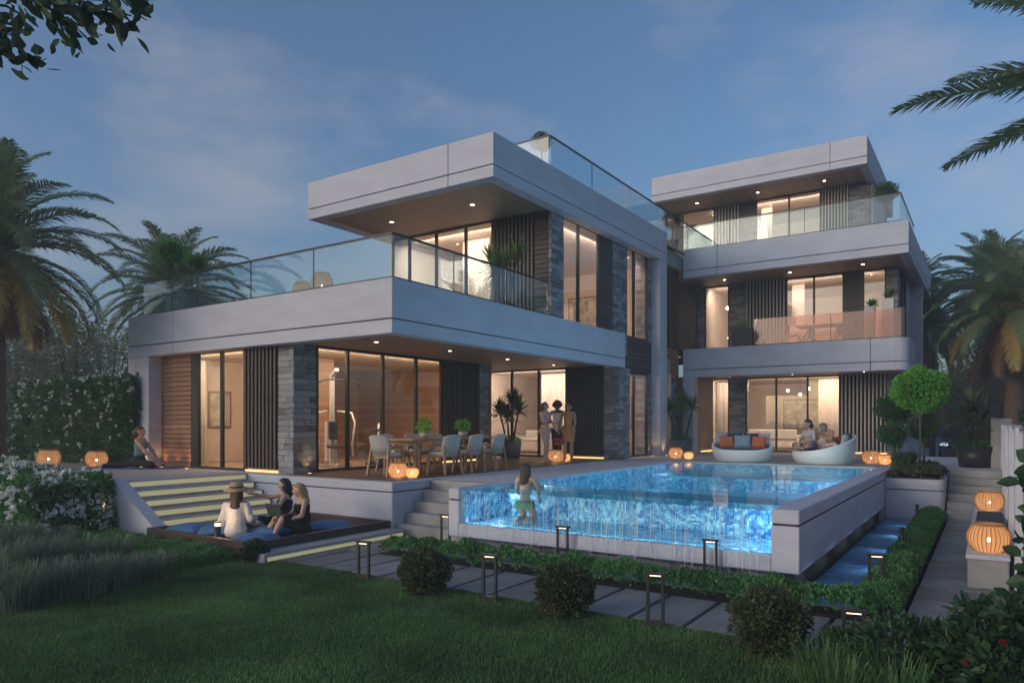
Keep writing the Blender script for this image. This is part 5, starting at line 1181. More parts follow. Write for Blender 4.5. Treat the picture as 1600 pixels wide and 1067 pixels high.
# ------------------------------------------------------------------ balcony table and chairs behind the pink glass
pm('terracotta_wood', (.24, .09, .06), .5, .2, 5); pm('table_pale', (.45, .36, .32), .4, .1, 5)
bt = thing('balcony_table', 'pale table on splayed reddish legs on the middle balcony', 'table', (sx(1288, 26.2), 26.2, 4.61))
bx('table_top', 'table_pale', bt, (-.85, -.42, .72, .85, .42, .76), .01)
for s_ in (-1, 1):
    for q in (-1, 1): MB().bar((s_ * .75, q * .35, 0), (s_ * .42, q * .2, .72), .06, .06).build('leg', 'terracotta_wood', bt); MB().bar((s_ * .25, q * .35, 0), (s_ * .5, q * .2, .72), .05, .05).build('leg', 'terracotta_wood', bt)
def balcony_chair(label, x, y, rz):
    t = thing('balcony_chair', label, 'chair', (x, y, 4.61), rz, 'balcony chairs')
    for s_ in (-1, 1): MB().bar((s_ * .25, -.22, 0), (s_ * .18, -.16, .45), .035).build('leg', 'terracotta_wood', t); MB().bar((s_ * .25, .24, 0), (s_ * .17, .18, .86), .035).build('leg', 'terracotta_wood', t)
    bx('seat', 'terracotta_wood', t, (-.22, -.2, .44, .22, .2, .48), .01); bx('backrest', 'terracotta_wood', t, (-.2, .17, .62, .2, .205, .86), .008)
balcony_chair('reddish chair at the left end of the balcony table', sx(1240, 26.2), 26.2, rad(90)); balcony_chair('reddish chair at the right end of the balcony table', sx(1337, 26.2), 26.2, rad(-90))
# ------------------------------------------------------------------ things in the rooms
pm('gym_white', (.66, .64, .64), .35, .05, 6, metal=.2); pm('gym_black', (.03, .03, .035), .6)
gm = thing('cable_gym', 'white multi-station weight machine behind the gym window', 'gym machine', (-13.35, 12.0, ZD + .03), rad(-120))
MB().bar((0, 0, .1), (0, 0, 2.25), .14, .10).build('mast', 'gym_white', gm); MB().bar((0, -.15, .05), (0, .9, .05), .12, .08).build('foot_beam', 'gym_white', gm); MB().bar((-.5, -.1, .04), (.5, -.1, .04), .09, .07).build('cross_foot', 'gym_white', gm)
MB().bar((0, -.05, 2.2), (0, .55, 2.32), .09, .08).build('boom', 'gym_white', gm); MB().tube([(-.55, .6, 1.95), (-.3, .6, 2.08), (.3, .6, 2.08), (.55, .6, 1.95)], .018, 8).build('pull_bar', 'gym_black', gm)
for s_ in (-1, 1): MB().tube([(s_ * .12, .0, 1.35), (s_ * .45, .15, 1.3), (s_ * .48, .35, 1.05), (s_ * .40, .42, .55), (s_ * .42, .4, .25)], .028, 8).build('press_arm', 'gym_white', gm)
bx('seat', 'gym_black', gm, (-.16, .1, .46, .16, .5, .53), .02); bx('back_pad', 'gym_black', gm, (-.11, .07, .66, .11, .13, 1.1), .02); bx('weight_stack', 'gym_white', gm, (-.13, -.25, .12, .13, -.08, 1.1), .01); MB().bar((0, .3, .08), (0, .3, .46), .07).build('seat_post', 'gym_white', gm)
bk = thing('exercise_bike', 'white exercise bike behind the gym glazing', 'exercise bike', (-13.2, 13.4, ZD + .03), rad(40))
MB().lathe([(0, -.04), (.24, -.04), (.26, 0), (.24, .04), (0, .04)], 22).build('flywheel', 'gym_white', bk, (0, .42, .36), (0, rad(90), 0)); MB().tube([(0, -.35, .04), (0, -.2, .45), (0, .1, .35), (0, .42, .36)], .035, 8).build('frame', 'gym_white', bk)
MB().tube([(0, -.2, .45), (0, -.28, .85)], .025, 8).build('seat_post', 'gym_black', bk); bx('saddle', 'gym_black', bk, (-.1, -.42, .85, .1, -.14, .91), .02); MB().tube([(0, .3, .45), (0, .36, 1.05)], .03, 8).build('handlebar_post', 'gym_white', bk); MB().tube([(-.22, .55, 1.12), (-.2, .36, 1.06), (.2, .36, 1.06), (.22, .55, 1.12)], .017, 8).build('handlebar', 'gym_black', bk)
for y_ in (-.4, .5): MB().bar((-.26, y_, .03), (.26, y_, .03), .06, .06).build('foot', 'gym_black', bk)
def curtain(label, x0, x1, y, z0, z1, axis='x', mat='curtain'):
    n = 60; V = []; Fq = []
    for i in range(n + 1):
        s_ = x0 + (x1 - x0) * i / n; w = .045 * math.sin(i * 1.25) + .015 * math.sin(i * .37)
        V += [(s_, y + w, z0), (s_, y + w, z1)] if axis == 'x' else [(y + w, s_, z0), (y + w, s_, z1)]
    Fq = [(2 * i, 2 * i + 2, 2 * i + 3, 2 * i + 1) for i in range(n)]; o = link('curtain', np_mesh('curtain', V, Fq, True), mat); return tag(o, label, 'curtain', 'pale curtains in the rooms')
curtain('pale curtain in the gym beside the timber cladding', sx(306, 11.1), sx(322, 11.1), 11.1, ZD + .03, Z1 - .02); curtain('pale curtain behind the group of standing people', -12.6, -11.6, F2 + 1.3, ZD + .03, Z1 - .02); curtain('pale curtain at the narrow ground-floor window of the rear wing', sx(1110, 27.9), sx(1138, 27.9), 28.7, ZD + .03, Z1 - .02); curtain('pale curtain at the right of the rear ground-floor window', sx(1272, 27.9), sx(1312, 27.9), 28.7, ZD + .03, Z1 - .02); curtain('pale curtain in the middle-floor window of the rear wing', sx(1230, 27.9), sx(1250, 27.9), 28.7, 4.4, V2); curtain('pale curtain in the top-floor window', sx(1183, 30.3), sx(1200, 30.3), 31, 8.0, V3); curtain('pale curtain behind the upper side window', 16.6, 17.5, XS - 1.2, ZU + .05, Z2, 'y'); curtain('pale curtain in the upper front window above the terrace', -13.2, -12.2, FU + 1.2, ZU + .05, Z2)
def picture(label, x, y, z, w, h, rz=0):
    t = thing('wall_picture', label, 'picture', (x, y, z), rz); bx('frame', 'picture_frame', t, (-w / 2, -.04, -h / 2, w / 2, 0, h / 2), .008); bx('canvas', 'picture_art', t, (-w / 2 + .05, -.05, -h / 2 + .05, w / 2 - .05, -.041, h / 2 - .05))
picture('framed picture on the gym wall seen through the front window', -17.555, 11.75, 2.4, .7, 1.0, rad(90)); picture('wide picture on the back wall of the rear living room', -6.6, 32.38, 2.4, 1.8, 1.3); picture('picture in the living room behind the standing group', -11.6, 23.98, 2.4, 1.6, 1.2); picture('picture on the upper floor back wall', -12.4, 23.48, 6.1, 1.6, 1.2)
def sideboard(label, x, y, z, w, mat='cabinet_timber'):
    t = thing('sideboard', label, 'cabinet', (x, y, z)); bx('body', mat, t, (-w / 2, -.25, .12, w / 2, .25, .75), .01)
    for s_ in (-1, 1): bx('leg', 'frame_metal', t, (s_ * (w / 2 - .1) - .02, -.2, 0, s_ * (w / 2 - .1) + .02, .2, .12))
    for i in range(3): bx('door', mat, t, (-w / 2 + w / 3 * i + .01, -.265, .15, -w / 2 + w / 3 * (i + 1) - .01, -.251, .72), .004)
sideboard('low timber sideboard in the rear living room', -6.4, 31.9, ZD + .03, 2.2); sideboard('low timber sideboard in the living room behind the terrace', -12.3, 23.5, ZD + .03, 2.0); sideboard('timber sideboard on the upper floor', -11.6, 23.0, ZU + .01, 2.0)
def couch(label, x, y, z, w, rz=0):
    t = thing('couch', label, 'sofa', (x, y, z), rz); bx('base', 'fabric_cream', t, (-w / 2, -.42, .08, w / 2, .42, .4), .03); bx('backrest', 'fabric_cream', t, (-w / 2, .28, .402, w / 2, .46, .8), .04)
    for s_ in (-1, 1): bx('armrest', 'fabric_cream', t, (s_ * (w / 2 + .09) - .09, -.42, .08, s_ * (w / 2 + .09) + .09, .45, .6), .03)
    for i in range(2): bx('seat_cushion', 'fabric_cream', t, (-w / 2 + w / 2 * i + .01, -.42, .402, -w / 2 + w / 2 * (i + 1) - .01, .27, .54), .03)
couch('cream couch inside the rear living room window', -7.2, 29.6, ZD + .03, 1.9, 3.1); couch('cream couch inside the living room behind the covered terrace', -12.9, 21.2, ZD + .03, 1.9, 0)
# ------------------------------------------------------------------ parked car beyond the landing
pm('car_paint', (.16, .30, .50), .25, .03, 3, metal=.4); pm('car_glass', (.01, .012, .016), .1); pm('tyre', (.012, .012, .012), .9); pm('chrome', (.5, .5, .52), .2, metal=1.0); emat('headlamp', (.9, .92, 1), 1.0)
car = thing('parked_car', 'blue car parked on the driveway beyond the stairs', 'car', at(1492, 38, .245), rad(6))     # front towards -y
prof = [(-2.1, .35), (-2.12, .62), (-1.95, .82), (-1.0, .98), (-.35, 1.42), (.9, 1.46), (1.65, 1.05), (2.0, .98), (2.08, .6), (2.05, .35)]
m = MB(); rows = []
for s_, w in ((-1, .86), (-1, .90), (1, .90), (1, .86)): rows.append((s_, w))
V = []
for k, xs in enumerate((-.84, -.88, .88, .84)):
    for (yy, zz) in prof: V.append((xs * (1 - .2 * max(0, zz - .95) / .5), yy, zz if k in (1, 2) else min(zz, zz * .995)))
n = len(prof); F_ = [tuple(range(n))[::-1], tuple(range(3 * n, 4 * n))] + [(k * n + i, k * n + (i + 1) % n, (k + 1) * n + (i + 1) % n, (k + 1) * n + i) for k in range(3) for i in range(n)]
m.add(V, F_); o = m.build('body', 'car_paint', car); bv = o.modifiers.new('bevel', 'BEVEL'); bv.width = .06; bv.segments = 3
m = MB(); m.add([(-.70, -1.0, 1.0), (.70, -1.0, 1.0), (.62, -.40, 1.39), (-.62, -.40, 1.39), (-.70, -1.02, 1.01), (.70, -1.02, 1.01), (.62, -.42, 1.41), (-.62, -.42, 1.41)], [(0, 1, 2, 3), (4, 5, 6, 7), (0, 1, 5, 4), (2, 3, 7, 6), (1, 2, 6, 5), (0, 3, 7, 4)]); m.build('windscreen', 'car_glass', car)
for s_ in (-1, 1):
    bx('headlight', 'headlamp', car, (s_ * .62 - .16, -2.125, .62, s_ * .62 + .16, -2.0, .76), .02); bx('side_window', 'car_glass', car, (s_ * .80, -.3, 1.05, s_ * .82, 1.1, 1.34), .005); bx('mirror', 'car_paint', car, (s_ * .95 - .1, -.75, .98, s_ * .95 + .1, -.65, 1.12), .02)
    for y_ in (-1.3, 1.3):
        w_ = MB().lathe([(0, -.1), (.30, -.1), (.33, -.06), (.33, .06), (.30, .1), (0, .1)], 20).build('wheel', 'tyre', car, (s_ * .80, y_, .33), (0, rad(90), 0)); MB().lathe([(0, -.112), (.2, -.112), (.2, .112), (0, .112)], 14).build('rim', 'chrome', w_)
bx('grille', 'car_glass', car, (-.4, -2.135, .45, .4, -2.0, .6), .02); bx('number_plate', 'pot_white', car, (-.26, -2.15, .48, .26, -2.136, .58))
dr = bx('road', 'paver_bed', None, (-14, 28.6, -.249, 12, 64, .24)); tag(dr, 'dark driveway beyond the landing', 'road', kind='structure')
# ------------------------------------------------------------------ people: one continuous body each, garments and hair as children
for nm, c in (('skin_light', (.55, .33, .24)), ('skin_tan', (.42, .24, .16)), ('skin_deep', (.12, .065, .045))): pm(nm, c, .5, .06, 12, spec=.4)
pm('eye_dark', (.02, .015, .015), .3); pm('lip', (.36, .12, .10), .5)
for nm, c in (('cloth_black', (.012, .014, .018)), ('cloth_white', (.72, .70, .70)), ('cloth_jeans', (.05, .12, .28)), ('cloth_teal', (.12, .20, .22)), ('cloth_charcoal', (.03, .03, .035)), ('cloth_pink', (.62, .38, .36)), ('cloth_orange', (.48, .22, .08)), ('cloth_green', (.14, .22, .11)), ('cloth_purple', (.16, .10, .20)), ('cloth_pattern', (.45, .38, .40)), ('cloth_red', (.35, .04, .05)), ('straw', (.48, .33, .19))): pm(nm, c, .9, .16, 14, .25, 40)
for nm, c in (('hair_brown', (.075, .038, .020)), ('hair_dark', (.012, .009, .008)), ('hair_blonde', (.42, .27, .12)), ('hair_auburn', (.16, .06, .025)), ('hair_ash', (.20, .17, .11))): pm(nm, c, .45, .35, 30, .5, 60, stretch=(6, 6, .6))
def surface_nets(D, org, h):
    """polygon surface of the zero level of grid D"""
    s = D < 0; nx, ny, nz_ = D.shape
    c = np.zeros((nx - 1, ny - 1, nz_ - 1), np.int8)
    for i in (0, 1):
        for j in (0, 1):
            for k in (0, 1): c += s[i:nx - 1 + i, j:ny - 1 + j, k:nz_ - 1 + k]
    act = (c > 0) & (c < 8); idx = -np.ones(act.shape, np.int64); A_ = np.argwhere(act); idx[act] = np.arange(len(A_))
    acc = np.zeros((len(A_), 3)); cnt = np.zeros(len(A_)); I, J, K_ = A_.T
    cor = [(i, j, k) for i in (0, 1) for j in (0, 1) for k in (0, 1)]
    for a in range(8):
        for b in range(a + 1, 8):
            pa, pb = cor[a], cor[b]
            if sum(abs(pa[q] - pb[q]) for q in range(3)) != 1: continue
            da = D[I + pa[0], J + pa[1], K_ + pa[2]]; db = D[I + pb[0], J + pb[1], K_ + pb[2]]; m = (da < 0) != (db < 0)
            t = np.where(m, da / np.where(m, da - db, 1), 0)
            for q in range(3): acc[:, q] += np.where(m, pa[q] + t * (pb[q] - pa[q]), 0)
            cnt += m
    V = (A_ + acc / cnt[:, None]) * h + org; Fq = []
    for ax in range(3):
        sl0 = [slice(0, -1)] * 3; e0 = s[tuple(slice(0, D.shape[q] - (1 if q == ax else 0)) for q in range(3))]; e1 = s[tuple(slice(1, None) if q == ax else slice(None) for q in range(3))]
        ed = np.argwhere(e0 != e1); o1, o2 = [q for q in range(3) if q != ax]
        ed = ed[(ed[:, o1] > 0) & (ed[:, o2] > 0) & (ed[:, o1] < D.shape[o1] - 1) & (ed[:, o2] < D.shape[o2] - 1)]
        f4 = []
        for d1, d2 in ((0, 0), (1, 0), (1, 1), (0, 1)): q = ed.copy(); q[:, o1] -= d1; q[:, o2] -= d2; f4.append(idx[q[:, 0], q[:, 1], q[:, 2]])
        f4 = np.stack(f4, 1); fl = e0[ed[:, 0], ed[:, 1], ed[:, 2]]
        if ax == 1: fl = ~fl
        f4[~fl] = f4[~fl][:, ::-1]; Fq.append(f4)
    Fq = np.concatenate(Fq); return V, Fq[(Fq >= 0).all(1)]
def sdf_mesh(prims, h=.016, k=.03, infl=0.0, cut=None, ripple=0.0, seed=0):
    """smooth union of tapered capsules (a, b, ra, rb)"""
    A_ = np.array([p_[0] for p_ in prims]); B_ = np.array([p_[1] for p_ in prims]); rm = max(max(p_[2], p_[3]) for p_ in prims) + infl + .06
    lo = np.minimum(A_.min(0), B_.min(0)) - rm; hi = np.maximum(A_.max(0), B_.max(0)) + rm; n = np.ceil((hi - lo) / h).astype(int) + 1
    g = np.stack(np.meshgrid(*[lo[q] + np.arange(n[q]) * h for q in range(3)], indexing='ij'), -1).astype(np.float32); D = None
    for a, b, ra, rb in prims:
        a = np.array(a, np.float32); ba = np.array(b, np.float32) - a; pa = g - a; t = np.clip((pa @ ba) / max(float(ba @ ba), 1e-8), 0, 1)
        d = np.linalg.norm(pa - t[..., None] * ba, axis=-1) - (ra + (rb - ra) * t) - infl
        if D is None: D = d
        else: hh = np.clip(.5 + .5 * (d - D) / k, 0, 1); D = d + (D - d) * hh - k * hh * (1 - hh)
    if ripple: D = D + ripple * np.sin(g[..., 0] * 55 + np.sin(g[..., 2] * 9) * 2) * np.sin(g[..., 1] * 48 + g[..., 2] * 6)
    if cut is not None: D = np.maximum(D, cut(g))
    return surface_nets(D, lo, h)
def vec(*a): return np.array(a, float)
STAND = dict(pel=(0, 0, .93), wai=(0, .005, 1.08), che=(0, 0, 1.27), nec=(0, -.005, 1.43), hed=(0, .02, 1.56), sl=(-.165, 0, 1.375), sr=(.165, 0, 1.375), el=(-.22, -.03, 1.10), er=(.22, -.03, 1.10), wl=(-.24, .03, .86), wr=(.24, .03, .86), hl=(-.085, 0, .90), hr=(.085, 0, .90), kl=(-.095, .02, .48), kr=(.095, .02, .48), al=(-.10, -.02, .075), ar=(.10, -.02, .075), tl=(-.11, .15, .03), tr=(.11, .15, .03))
def person(label, loc, rz, pose, skin, garments, hair, hairmat, face=(0, 1, 0), sc=1.0, hand=((0, .3, -1), (0, .3, -1)), extra=None):
    """pose: joints in metres, facing +y"""
    J = {k_: vec(*v_) for k_, v_ in {**STAND, **pose}.items()}; fd = vec(*face); fd /= np.linalg.norm(fd); hu = J['hed'] - J['nec']; hu = hu / np.linalg.norm(hu); sd = np.cross(fd, hu); sd /= np.linalg.norm(sd); H = J['hed']
    mid = lambda a, b, t=.5: J[a] * (1 - t) + J[b] * t
    torso = [(J['hl'], J['hr'], .095, .095), (J['pel'], J['wai'], .105, .092), (J['wai'], J['che'], .092, .108), (J['sl'] * .8 + J['sr'] * .2, J['sr'] * .8 + J['sl'] * .2, .062, .062), (J['che'], mid('che', 'nec', .75), .10, .06)]
    bust = [(J['che'] + fd * .07 + sd * .06, J['che'] + fd * .075 + sd * .06, .05, .05), (J['che'] + fd * .07 - sd * .06, J['che'] + fd * .075 - sd * .06, .05, .05)]
    neck = [(mid('che', 'nec', .8), H - hu * .07, .048, .042)]; head = [(H + hu * .015, H - fd * .02 + hu * .02, .088, .088), (H - hu * .03 + fd * .025, H - hu * .075 + fd * .04, .068, .042), (H + fd * .085 + hu * .0, H + fd * .10 - hu * .025, .012, .016), (H + sd * .085 - hu * .01, H + sd * .088 + hu * .015, .014, .018), (H - sd * .085 - hu * .01, H - sd * .088 + hu * .015, .014, .018)]
    ua = [(J['sl'], J['el'], .046, .036), (J['sr'], J['er'], .046, .036)]; fa = [(J['el'], J['wl'], .037, .024), (J['er'], J['wr'], .037, .024)]
    th = [(J['hl'], J['kl'], .086, .054), (J['hr'], J['kr'], .086, .054)]; cf = [(J['kl'], J['kl'] * .6 + J['al'] * .4, .053, .052), (J['kl'] * .6 + J['al'] * .4, J['al'], .052, .034), (J['kr'], J['kr'] * .6 + J['ar'] * .4, .053, .052), (J['kr'] * .6 + J['ar'] * .4, J['ar'], .052, .034)]
    ft = [(J['al'] + (J['al'] - J['tl']) * .15, J['tl'], .036, .026), (J['ar'] + (J['ar'] - J['tr']) * .15, J['tr'], .036, .026)]
    hands = []; fing = MB()
    for w, e, hd, sg in (('wl', 'el', hand[0], -1), ('wr', 'er', hand[1], 1)):
        d = vec(*hd); d /= np.linalg.norm(d); ac = np.cross(d, J[w] - J[e] + vec(.01, .02, .03)); ac /= np.linalg.norm(ac) + 1e-9; c = J[w] + d * .075; hands.append((J[w], c, .026, .030)); hands.append((c - ac * .02, c + ac * .02, .02, .02)); cu = np.cross(ac, d)
        for q, ln in ((-1.5, .060), (-.5, .075), (.5, .070), (1.5, .052)): b0 = c + ac * .013 * q + d * .012; b1 = b0 + d * ln * .5 + cu * .006; b2 = b1 + d * ln * .45 + cu * .022; fing.tube([tuple(b0), tuple(b1), tuple(b2)], [.0085, .0075, .006], 6)
        t0 = J[w] + d * .03 + ac * .022 * sg; t1 = t0 + d * .03 + ac * .028 * sg; fing.tube([tuple(t0), tuple(t1), tuple(t1 + d * .028)], [.010, .009, .007], 6)
    reg = dict(torso=torso, bust=bust, ua=ua, fa=fa, th=th, cf=cf, ft=ft, head=head, neck=neck)
    V, Fq = sdf_mesh(torso + bust + neck + head + ua + fa + th + cf + ft + hands, .016, .032)
    V = V.tolist(); Fq = [tuple(q) for q in Fq.tolist()]; mi = [0] * len(Fq); o = len(V); V += [tuple(q) for q in fing.v]
    for q in fing.f: Fq.append(tuple(i + o for i in q)); mi.append(0)
    def octa(c, r, m_, fl=1.0):
        o = len(V); c = np.array(c); V.extend([tuple(c + fd * r * .5), tuple(c - fd * r * .5), tuple(c + sd * r * fl), tuple(c - sd * r * fl), tuple(c + hu * r * .6), tuple(c - hu * r * .6)])
        for q in ((0, 2, 4), (0, 4, 3), (0, 3, 5), (0, 5, 2), (1, 4, 2), (1, 3, 4), (1, 5, 3), (1, 2, 5)): Fq.append(tuple(i + o for i in q)); mi.append(m_)
    for s_ in (-1, 1): octa(H + fd * .088 + sd * .034 * s_ + hu * .008, .014, 1, 1.2)
    octa(H + fd * .094 - hu * .055, .011, 2, 1.9)
    me = bpy.data.meshes.new('person'); me.from_pydata(V, [], Fq)
    for m_ in (skin, 'eye_dark', 'lip'): me.materials.append(MATS[m_])
    me.polygons.foreach_set('material_index', mi); me.polygons.foreach_set('use_smooth', [True] * len(Fq)); me.update()
    p_ = link('person', me); p_.location = loc; p_.rotation_euler = (0, 0, rz); p_.scale = (sc,) * 3; tag(p_, label, 'person')
    for nm, parts, mat, infl, cutf in garments:
        pr = []
        for q in parts: pr += reg[q] if isinstance(q, str) else [q(J)]
        V, Fq = sdf_mesh(pr, .016, .04, infl, (lambda g, c=cutf: c(g, J)) if cutf else None, .004)
        link(nm, np_mesh(nm, V, Fq, True), mat, p_)
    pr = hair(H, fd, hu, sd, J)
    V, Fq = sdf_mesh(pr, .014, .03, 0, None, .005); link('hair', np_mesh('hair', V, Fq, True), hairmat, p_)
    return p_
def cap(H, fd, hu, sd): return [(H + hu * .035 - fd * .018, H + hu * .02 - fd * .03, .093, .096), (H - fd * .05 - hu * .03, H - fd * .045, .075, .08)]
def h_long(ln=.42, lift=0): return lambda H, fd, hu, sd, J: cap(H, fd, hu, sd) + [(H - fd * .06 - hu * .05, H - fd * (.09 + lift) + vec(0, 0, -ln * .55), .075, .085), (H - fd * (.09 + lift) + vec(0, 0, -ln * .55), H - fd * (.10 + lift) + vec(0, 0, -ln), .085, .03), (H + sd * .06 - fd * .02, H + sd * .075 - fd * .03 - hu * .13, .04, .035), (H - sd * .06 - fd * .02, H - sd * .075 - fd * .03 - hu * .13, .04, .035)]
def h_short(): return lambda H, fd, hu, sd, J: cap(H, fd, hu, sd)
def h_bun(): return lambda H, fd, hu, sd, J: cap(H, fd, hu, sd) + [(H - fd * .11 + hu * .0, H - fd * .12 - hu * .02, .045, .045), (H - fd * .12 - hu * .03, H - fd * .11 - hu * .2, .035, .018)]
def h_afro(): return lambda H, fd, hu, sd, J: [(H + hu * .06 - fd * .02, H + hu * .05 - fd * .03, .118, .118), (H + sd * .07 + hu * .03 - fd * .03, H - sd * .07 + hu * .03 - fd * .03, .075, .075)]
above = lambda z: (lambda g, J: z - g[..., 2])
below = lambda z: (lambda g, J: g[..., 2] - z)
def between(z0, z1): return lambda g, J: np.maximum(z0 - g[..., 2], g[..., 2] - z1)
LEFTW, CAMW, AWAY, RIGHTW = rad(123.9), rad(-146.1), rad(33.9), rad(-56.1)       # facing picture-left, the camera, away, picture-right
# 1 yoga, on the mat
person('person in dark leggings and teal top stretching on the blue mat', (xm + .2, ym + .1, ZD + .015), RIGHTW,
       dict(pel=(0, 0, .16), wai=(0, .03, .30), che=(0, .04, .48), nec=(0, .02, .63), hed=(0, .04, .77), sl=(-.15, .04, .585), sr=(.15, .04, .585), el=(-.16, .22, .36), er=(.16, .22, .36), wl=(-.12, .40, .10), wr=(.12, .40, .10), hl=(-.085, 0, .14), hr=(.085, 0, .14), kl=(-.10, -.42, .075), kr=(.20, .36, .085), al=(-.09, -.80, .045), ar=(-.06, .26, .05), tl=(-.09, -.95, .03), tr=(-.18, .30, .03)),
       'skin_light', [('top', ['torso', 'bust'], 'cloth_teal', .010, between(.26, .56)), ('leggings', ['th', 'cf', lambda J: (J['hl'], J['hr'], .1, .1), lambda J: (J['pel'], J['wai'], .105, .09)], 'cloth_black', .010, below(.27))], h_bun(), 'hair_brown', hand=((0, 1, -.25), (0, 1, -.25)), sc=1.12)
# 2 hat, seen from behind on the lounge
x, y, _ = gp(368, 838, ZL + .03)
SITL = dict(pel=(0, 0, .13), wai=(0, .02, .28), che=(0, .03, .47), nec=(0, .04, .63), hed=(0, .06, .765), sl=(-.165, .03, .575), sr=(.165, .03, .575), el=(-.24, .02, .33), er=(.24, .05, .33), wl=(-.30, .08, .10), wr=(.20, .24, .22), hl=(-.09, .02, .11), hr=(.09, .02, .11), kl=(-.42, .26, .20), kr=(-.26, .40, .22), al=(-.76, .14, .06), ar=(-.62, .32, .06), tl=(-.90, .16, .04), tr=(-.76, .36, .04))
pp = person('person in straw hat and loose white shirt seen from behind', (x, y, ZL), AWAY - .1, SITL, 'skin_tan', [('shirt', ['torso', 'bust', 'ua', lambda J: (J['pel'], J['che'], .15, .12), lambda J: (J['el'], J['wl'], .045, .04), lambda J: (J['er'], J['wr'], .045, .04)], 'cloth_white', .018, between(.03, .60)), ('jeans', ['th', 'cf', lambda J: (J['hl'], J['hr'], .1, .1)], 'cloth_jeans', .010, None)], h_long(.42), 'hair_brown', face=(-.2, 1, -.05), hand=((-.5, .3, -.5), (0, .6, -.6)))
m = MB(); m.lathe([(.105, .05), (.21, .035), (.215, .042), (.11, .075), (.105, .13), (.085, .16), (0, .168)], 24); m.build('hat', 'straw', pp, (0, .045, .775), (rad(6), 0, 0)); MB().lathe([(.108, .055), (.113, .06), (.111, .095), (.106, .10)], 24).build('hat_band', 'cloth_charcoal', pp, (0, .045, .778), (rad(6), 0, 0))
# 3 dark hair, black dress, pointing
x, y, _ = gp(449, 826, ZL + .05)
person('dark-haired person in black dress pointing across the lounge', (x, y, ZL), LEFTW + .25, dict(pel=(0, 0, .17), wai=(0, .02, .33), che=(0, .03, .53), nec=(0, .04, .69), hed=(0, .06, .83), sl=(-.16, .03, .635), sr=(.16, .03, .635), el=(-.20, .18, .40), er=(.16, .32, .60), wl=(-.12, .36, .26), wr=(.10, .58, .68), hl=(-.09, .02, .14), hr=(.09, .02, .14), kl=(-.20, .42, .26), kr=(.14, .44, .20), al=(-.26, .48, -.02 + .07), ar=(.05, .10, .06), tl=(-.30, .62, .03), tr=(.02, -.04, .04)), 'skin_light', [('dress', ['torso', 'bust', 'th', lambda J: (J['hl'], J['hr'], .11, .11), lambda J: ((J['kl'] + J['hl']) / 2, (J['kr'] + J['hr']) / 2, .11, .11)], 'cloth_black', .014, below(.58))], h_long(.22), 'hair_dark', face=(.1, 1, 0), hand=((0, 1, -.2), (-.05, 1, .2)))
# 4 blonde with laptop
x, y, _ = gp(474, 833, ZL + .05)
p4 = person('blonde person in black dress holding a laptop on the lounge', (x, y, ZL), LEFTW + .6, dict(pel=(0, 0, .15), wai=(0, .0, .31), che=(0, .02, .50), nec=(0, .05, .66), hed=(0, .08, .79), sl=(-.16, .02, .605), sr=(.16, .02, .605), el=(-.22, .10, .38), er=(.22, .12, .38), wl=(-.12, .32, .30), wr=(.12, .34, .32), hl=(-.09, .02, .13), hr=(.09, .02, .13), kl=(-.17, .40, .34), kr=(.15, .42, .30), al=(-.18, .56, .06), ar=(.14, .58, .06), tl=(-.19, .72, .03), tr=(.15, .74, .03)), 'skin_light', [('dress', ['torso', 'bust', 'th', lambda J: (J['hl'], J['hr'], .11, .11)], 'cloth_black', .014, lambda g, J: np.maximum(g[..., 2] - .56, g[..., 1] - .40))], h_long(.34), 'hair_blonde', face=(.25, 1, -.05), hand=((.1, 1, -.1), (-.1, 1, -.1)))
lp = thing('laptop', 'open grey laptop on the lap of the blonde person', 'laptop', (0, 0, 0)); pm('laptop_grey', (.10, .12, .13), .4, .05, 10, metal=.6)
f4 = Matrix.Rotation(LEFTW + .6, 4, 'Z'); lp.location = Vector((x, y, ZL)) + f4 @ Vector((.14, .34, .37)); lp.rotation_euler = (0, 0, LEFTW + .6 + .5)
bx('keyboard', 'laptop_grey', lp, (-.16, -.11, 0, .16, .11, .015), .004); o = bx('screen', 'laptop_grey', lp, (-.16, 0, 0, .16, .012, .22), .004); o.location = (0, .11, .012); o.rotation_euler = (rad(-22), 0, 0)
# 5-7 standing group on the covered terrace
def foot(u, v): return gp(u, v, ZD + .012)
x, y, z = foot(851, 722)
person('person in pale pink outfit with red sash at the left of the standing group', (x, y, z), CAMW + .9, dict(er=(.22, .12, 1.14), wr=(.18, .26, 1.02), el=(-.22, .05, 1.12), wl=(-.10, .22, 1.10), kr=(.08, .10, .49), ar=(.08, .05, .08), tr=(.08, .2, .03)), 'skin_light', [('blouse', ['torso', 'bust', 'ua'], 'cloth_pink', .012, between(.88, 1.40)), ('skirt', ['th', lambda J: (J['hl'], J['hr'], .11, .11)], 'cloth_pink', .02, between(.62, .93)), ('sash', ['torso'], 'cloth_red', .022, between(1.06, 1.13))], h_long(.14), 'hair_auburn', face=(-.3, 1, 0), sc=.98)
x, y, z = foot(868, 720)
person('dark-haired person in white vest and black trousers in the middle of the group', (x, y + .1, z), CAMW, dict(el=(-.30, .0, 1.17), er=(.30, .0, 1.17), wl=(-.42, .08, 1.28), wr=(.42, .08, 1.26), kl=(-.07, .03, .48), kr=(.07, .03, .48), al=(-.05, 0, .075), ar=(.06, -.02, .075), tl=(-.06, .15, .03), tr=(.07, .15, .03)), 'skin_deep', [('vest', ['torso', 'bust', lambda J: (J['pel'], J['wai'], .125, .105)], 'cloth_white', .014, between(.80, 1.36)), ('belt', ['torso'], 'cloth_charcoal', .028, between(1.06, 1.10)), ('trousers', ['th', 'cf', lambda J: (J['hl'], J['hr'], .1, .1)], 'cloth_charcoal', .016, between(.10, .93))], h_afro(), 'hair_dark', hand=((-1, .2, .1), (1, .2, .1)), sc=1.0)
x, y, z = foot(888, 721)
